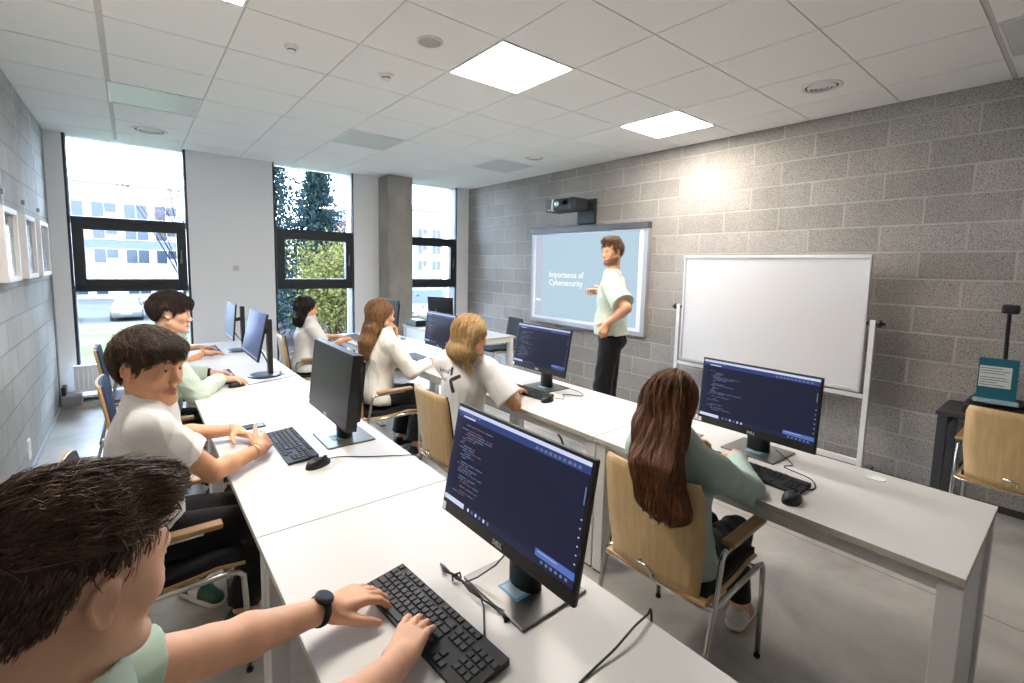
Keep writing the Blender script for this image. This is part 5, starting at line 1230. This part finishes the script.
# short dark stroke on the shoulder of the standing man's T-shirt
top = [c for c in p['t'].children if c.name.startswith('top')][0]; me_ = top.data
bv = BVHTree.FromPolygons([v.co for v in me_.vertices], [tuple(q.vertices) for q in me_.polygons])
cam_p = V3(0, 0, 1.607); vs = []
for i in range(9):
    t_ = i/8; c0 = V3(3.30, 2.50, 1.50)*(1-t_)+V3(3.345, 2.44, 1.395)*t_
    for s_ in (-1, 1):
        d_ = nrm(c0+V3(.78,-.62,0)*.008*s_-cam_p); h_ = bv.ray_cast(Vector(cam_p), Vector(d_)); vs.append(np.array(h_[0])-d_*.002 if h_[0] else c0)
m = MB(); m.add(vs, [(2*i, 2*i+1, 2*i+3, 2*i+2) for i in range(8)], 0, True); m.build('print_stroke', M_ink, top)
# ================================================================= outside the windows (ground about half a storey below)
GZ = -2.6
M_lawn = mat('lawn_grass', (.060,.070,.036), .95, vary=.3, vscale=.35, bump=.5, bscale=30, spec=0.)
M_asph = mat('pale_asphalt', (.047,.048,.050), .9, vary=.15, vscale=.5, spec=0.)
M_earth = mat('leaf_litter', (.030,.024,.026), .95, vary=.35, vscale=.8, spec=0.)
m = MB(); m.box((-40, YW+.5, GZ-.3), (60, 40, GZ)); struct(m.build('ground_lawn', M_lawn))
m = MB(); m.box((-40, 40, GZ-.3), (60, 90, GZ+.001)); struct(m.build('ground_parking', M_asph))
m = MB(); m.box((3.5, 20, GZ), (18, 38, GZ+.02)); struct(m.build('ground_earth', M_earth))
m = MB(); m.box((-3, YW+.31, GZ), (8, YW+.5, -.3)); struct(m.build('wall_plinth_outside', mat('grey_plinth', (.09,.09,.09), .8, spec=0.)))
M_fac = mat('pale_facade_render', (.17,.175,.19), .85, vary=.06, vscale=.3, spec=0.); M_fac2 = mat('grey_facade_panel', (.062,.07,.088), .7, spec=0.)
M_wnd = mat('far_window_glass', (.010,.015,.024), .15, spec=.3); M_wfr = mat('far_window_frame', (.24,.245,.25), .6, spec=0.)
def building(label, x0, x1, y, d, rows, z1, pitch, winw, bands=(), split=.5, skip=()):
    t = thing('building', label, 'building', ((x0+x1)/2, y, GZ)); cx = (x0+x1)/2; W = (x1-x0)/2
    m = MB(); m.box((-W, 0, 0), (W, d, z1-GZ)); m.build('facade', M_fac, t)
    m = MB(); m.box((-W-.2, -.25, z1-GZ), (W+.2, d, z1-GZ+.28)); m.build('roof_edge', M_wfr, t)
    for a, b in bands: m = MB(); m.box((-W, -.04, a-GZ), (W, 0, b-GZ)); m.build('facade_band', M_fac2, t)
    for r, (a, b) in enumerate(rows):
        n = int(2*W/pitch)
        for k in range(n):
            if (r, k) in skip: continue
            c = -W+pitch*(k+.5); m = MB(); w2 = winw/2
            m.box((c-w2, -.10, a-GZ), (c+w2, -.05, b-GZ)); wn = m.build('window', M_wfr, t)
            q = MB(); s0 = .07; mid = c-w2+winw*split
            q.box((c-w2+s0, -.13, a-GZ+s0), (mid-s0/2, -.101, b-GZ-s0)); q.box((mid+s0/2, -.13, a-GZ+s0+(b-a)*.32*(k % 2)), (c+w2-s0, -.101, b-GZ-s0)); q.build('pane', M_wnd, wn)
    return t
building('long pale three-storey building beyond the car park, seen through the left window', -16, 9, 64, 10, ((5.7,7.3),(3.5,5.0),(1.05,2.6),(-2.2,-.9)), 9.2, 2.55, 2.05, bands=((2.6,3.45),(5.05,5.65)))
building('pale building with a window grid, seen through the window beside the block wall', 14.2, 20.7, 35, 12, ((3.7,4.6),(2.4,3.3),(1.1,2.0),(-.3,.6)), 6.0, 1.3, .95, bands=((-1.6,-.5),))
# cars ------------------------------------------------------------
def car(x, y, rz, label, paint):
    t = thing('car', label, 'car', (x, y, GZ), math.radians(rz), 'cars in the car park')
    # sections along the length (x): z-low, z-shoulder, z-top, half widths
    S = [(-2.2,.32,.70,.72,.74,.60),(-2.1,.25,.88,.95,.84,.66),(-1.6,.22,.93,1.02,.88,.64),(-1.0,.22,.93,1.36,.89,.60),(-.2,.22,.92,1.44,.90,.60),(.5,.22,.92,1.38,.90,.60),(1.1,.22,.90,.98,.89,.66),(1.8,.24,.80,.84,.86,.68),(2.2,.34,.62,.64,.76,.60)]
    vs = []; n = 10
    for x_, z0, zs, zt, w, wt in S:
        half = [(0,z0),(w*.9,z0),(w,z0+.18),(w*1.0,zs-.06),(w*.97,zs),(wt,zt-.03),(wt*.8,zt),(0,zt+.02)]
        ring = half+[(-a,b) for a,b in half[-2:0:-1]]; vs += [(x_,a,b) for a,b in ring]
    k = 14; fs = [(i*k+j, i*k+(j+1)%k, (i+1)*k+(j+1)%k, (i+1)*k+j) for i in range(len(S)-1) for j in range(k)]+[tuple(range(k))[::-1], tuple(range((len(S)-1)*k, len(S)*k))]
    m = MB(); m.add(vs, fs, 0, True); m.build('body', paint, t)
    g = MB()
    g.add([(-1.72,-.62,.97),(-1.72,.62,.97),(-1.05,.54,1.33),(-1.05,-.54,1.33)], [(0,1,2,3)]); g.add([(1.06,-.62,1.02),(1.06,.62,1.02),(.54,.54,1.36),(.54,-.54,1.36)], [(3,2,1,0)])
    g.v = [(p[0]-.03 if p[0] < 0 else p[0]+.03, p[1], p[2]+.02) for p in g.v]; g.build('windscreen', M_wnd, t)
    for s in (-1, 1):
        g = MB(); g.add([(-1.2,s*.87,.98),(.85,s*.87,.98),(.45,s*.64,1.35),(-.85,s*.64,1.35)], [(0,1,2,3)]); g.build('side_window', M_wnd, t)
        for x_ in (-1.35, 1.35): g = MB(); g.lathe([(0,-.1),(.30,-.1),(.33,-.06),(.33,.06),(.30,.1),(0,.1)], c=(x_, s*.80, .33), n=20, ax=1); w_ = g.build('wheel', M_rub, t); g = MB(); g.lathe([(0,s*.105),(.2,s*.105),(.2,s*.09)], c=(x_, s*.80, .33), n=16, ax=1); g.build('hub_cap', M_steel, w_)
        g = MB(); g.box((-2.16, s*.52-.16, .72), (-2.06, s*.52+.16, .86), 0, .02); g.build('tail_light', mat('red_tail_light', (.22,.02,.02), .3), t)
    g = MB(); g.box((-2.225,-.26,.50),(-2.2,.26,.61)); g.build('number_plate', M_wfr, t)
    return t
P_sil = mat('silver_car_paint', (.085,.088,.092), .25, .4, coat=.5); P_red = mat('red_car_paint', (.12,.010,.018), .3, coat=.5); P_blu = mat('dark_blue_car_paint', (.012,.025,.06), .3, coat=.5)
car(-.4, 42.5, 90, 'silver car seen from behind, in the middle of the left window', P_sil)
car(-3.9, 41.8, 90, 'red car at the left edge of the left window', P_red)
car(2.6, 52, 178, 'silver car parked sideways, farthest back behind the head of the boy in mint', P_sil)
car(2.1, 43.5, 70, 'dark blue car right of the silver car seen from behind, in the left window', P_blu)
# trees -----------------------------------------------------------
def leaf_mat(name, c):
    m, nt, out = nodes_of(name); N = nt.nodes.new; L = nt.links.new
    d = N('ShaderNodeBsdfDiffuse'); tr = N('ShaderNodeBsdfTranslucent'); mx = N('ShaderNodeMixShader'); mx.inputs[0].default_value = .3
    g = N('ShaderNodeNewGeometry'); r = N('ShaderNodeValToRGB'); r.color_ramp.elements[0].color = (*[q*.6 for q in c], 1); r.color_ramp.elements[1].color = (*[q*1.5 for q in c], 1)
    L(g.outputs['Random Per Island'], r.inputs[0]); L(r.outputs[0], d.inputs[0]); L(r.outputs[0], tr.inputs[0]); L(d.outputs[0], mx.inputs[1]); L(tr.outputs[0], mx.inputs[2]); L(mx.outputs[0], out.inputs[0]); return m
def quads(name, C, D, S, w, m, parent):
    n = len(C); R = np.random.default_rng(n); U = np.cross(D, R.normal(size=(n,3))); U /= np.linalg.norm(U, axis=1, keepdims=True)
    D = D*S[:,None]; U = U*(S*w)[:,None]
    V = np.stack([C-D*.5, C+U*.5, C+D*.5, C-U*.5], 1).reshape(-1,3); F = np.arange(4*n).reshape(-1,4)
    return np_mesh(name, V, F, m, parent)
M_bark = mat('dark_bark', (.018,.015,.014), .95, spec=0.); M_spr = leaf_mat('blue_green_needles', (.012,.021,.021)); M_yel = leaf_mat('yellow_green_leaves', (.062,.060,.019)); M_redl = leaf_mat('rusty_leaves', (.085,.04,.033)); M_grn = leaf_mat('mid_green_leaves', (.03,.05,.022))
def spruce(x, y, h, r, label, seed):
    t = thing('spruce_tree', label, 'tree', (x, y, GZ), 0, 'spruces outside the middle window')
    m = MB(); m.tube([(0,0,0),(0,0,h*.5),(0,0,h*.97)], [.22,.14,.02], 8); m.build('trunk', M_bark, t)
    R = np.random.default_rng(seed); n = 32000; u = R.uniform(.04, 1, n)**.8; nb = 26; lay = (np.floor(u*nb)+R.uniform(0,1,n)**2*1.1)/nb; br = R.integers(0, 9, n); a = br*2*PI/9+lay*37+R.normal(0, .14, n); q = R.uniform(.08, 1, n)**.7
    rad = r*(1.03-lay)*q*(.75+.35*np.sin(lay*91+br*5)); z = h*(lay+.02)-rad*.28+R.normal(0, .13, n)+.10*rad**2*.3
    C = np.stack([rad*np.cos(a), rad*np.sin(a), z], 1); D = np.stack([np.cos(a)*.6, np.sin(a)*.6, -.65+R.normal(0,.3,n)], 1)+R.normal(0,.3,(n,3)); D /= np.linalg.norm(D, axis=1, keepdims=True)
    quads('foliage', C, D, R.uniform(.12,.26,n), .42, M_spr, t)
spruce(5.2, 25.5, 13.5, 3.9, 'broad blue-green spruce at the left side of the middle window', 1)
spruce(8.1, 27, 10.6, 3.5, 'pointed blue-green spruce in the centre of the middle window', 2)
def broad(x, y, h, r, label, seed, lm, n=5000, leaf=.14, name='broadleaf_tree', sparse=False, grp=None, cz=.62):
    t = thing(name, label, 'tree', (x, y, GZ), 0, grp)
    R = np.random.default_rng(seed); m = MB(); m.tube([(0,0,0),(.05,0,h*.3),(0,.05,h*.6)], [.11,.085,.05], 8)
    ends = []
    for k in range(16):
        a = R.uniform(0, 2*PI); z0 = h*R.uniform(.25,.6); e = np.array([math.cos(a)*r*R.uniform(.4,.95), math.sin(a)*r*R.uniform(.4,.95), h*R.uniform(.5,.98)]); p0 = np.array([.02,.02,z0]); md = (p0+e)/2+np.array([0,0,.25])
        m.tube([p0, md, e], [.045,.025,.008], 5)
        for _ in range(4 if sparse else 2):
            e2 = md+(e-md)*R.uniform(.2,.9); f2 = e2+R.normal(0,.45,3)+np.array([0,0,.3]); m.tube([e2,(e2+f2)/2+R.normal(0,.06,3),f2], [.014,.009,.004], 4); ends.append(f2)
        ends.append(e)
    m.build('trunk', M_bark, t); ends = np.array(ends); c = ends[R.integers(0, len(ends), n)]; C = c+R.normal(0, .30 if not sparse else .22, (n,3)); D = R.normal(size=(n,3)); D /= np.linalg.norm(D, axis=1, keepdims=True)
    quads('foliage', C, D, R.uniform(.5,1.2,n)*leaf, .7, lm, t)
broad(5.5, 16.6, 4.3, 1.35, 'yellow-green leafy tree low in the middle window', 3, M_yel, 9500, .13)
broad(9.6, 24.5, 7.0, 1.5, 'thin autumn tree at the right edge of the middle window', 7, M_redl, 1200, .18, sparse=True)
broad(2.3, 33, 9.8, 3.0, 'nearly bare tree with rusty leaves in front of the pale building', 4, M_redl, 900, .15, sparse=True)
broad(8.9, 13.5, 2.2, .8, 'low green bush in the lower part of the window beside the block wall', 5, M_grn, 1800, .13, name='garden_shrub')
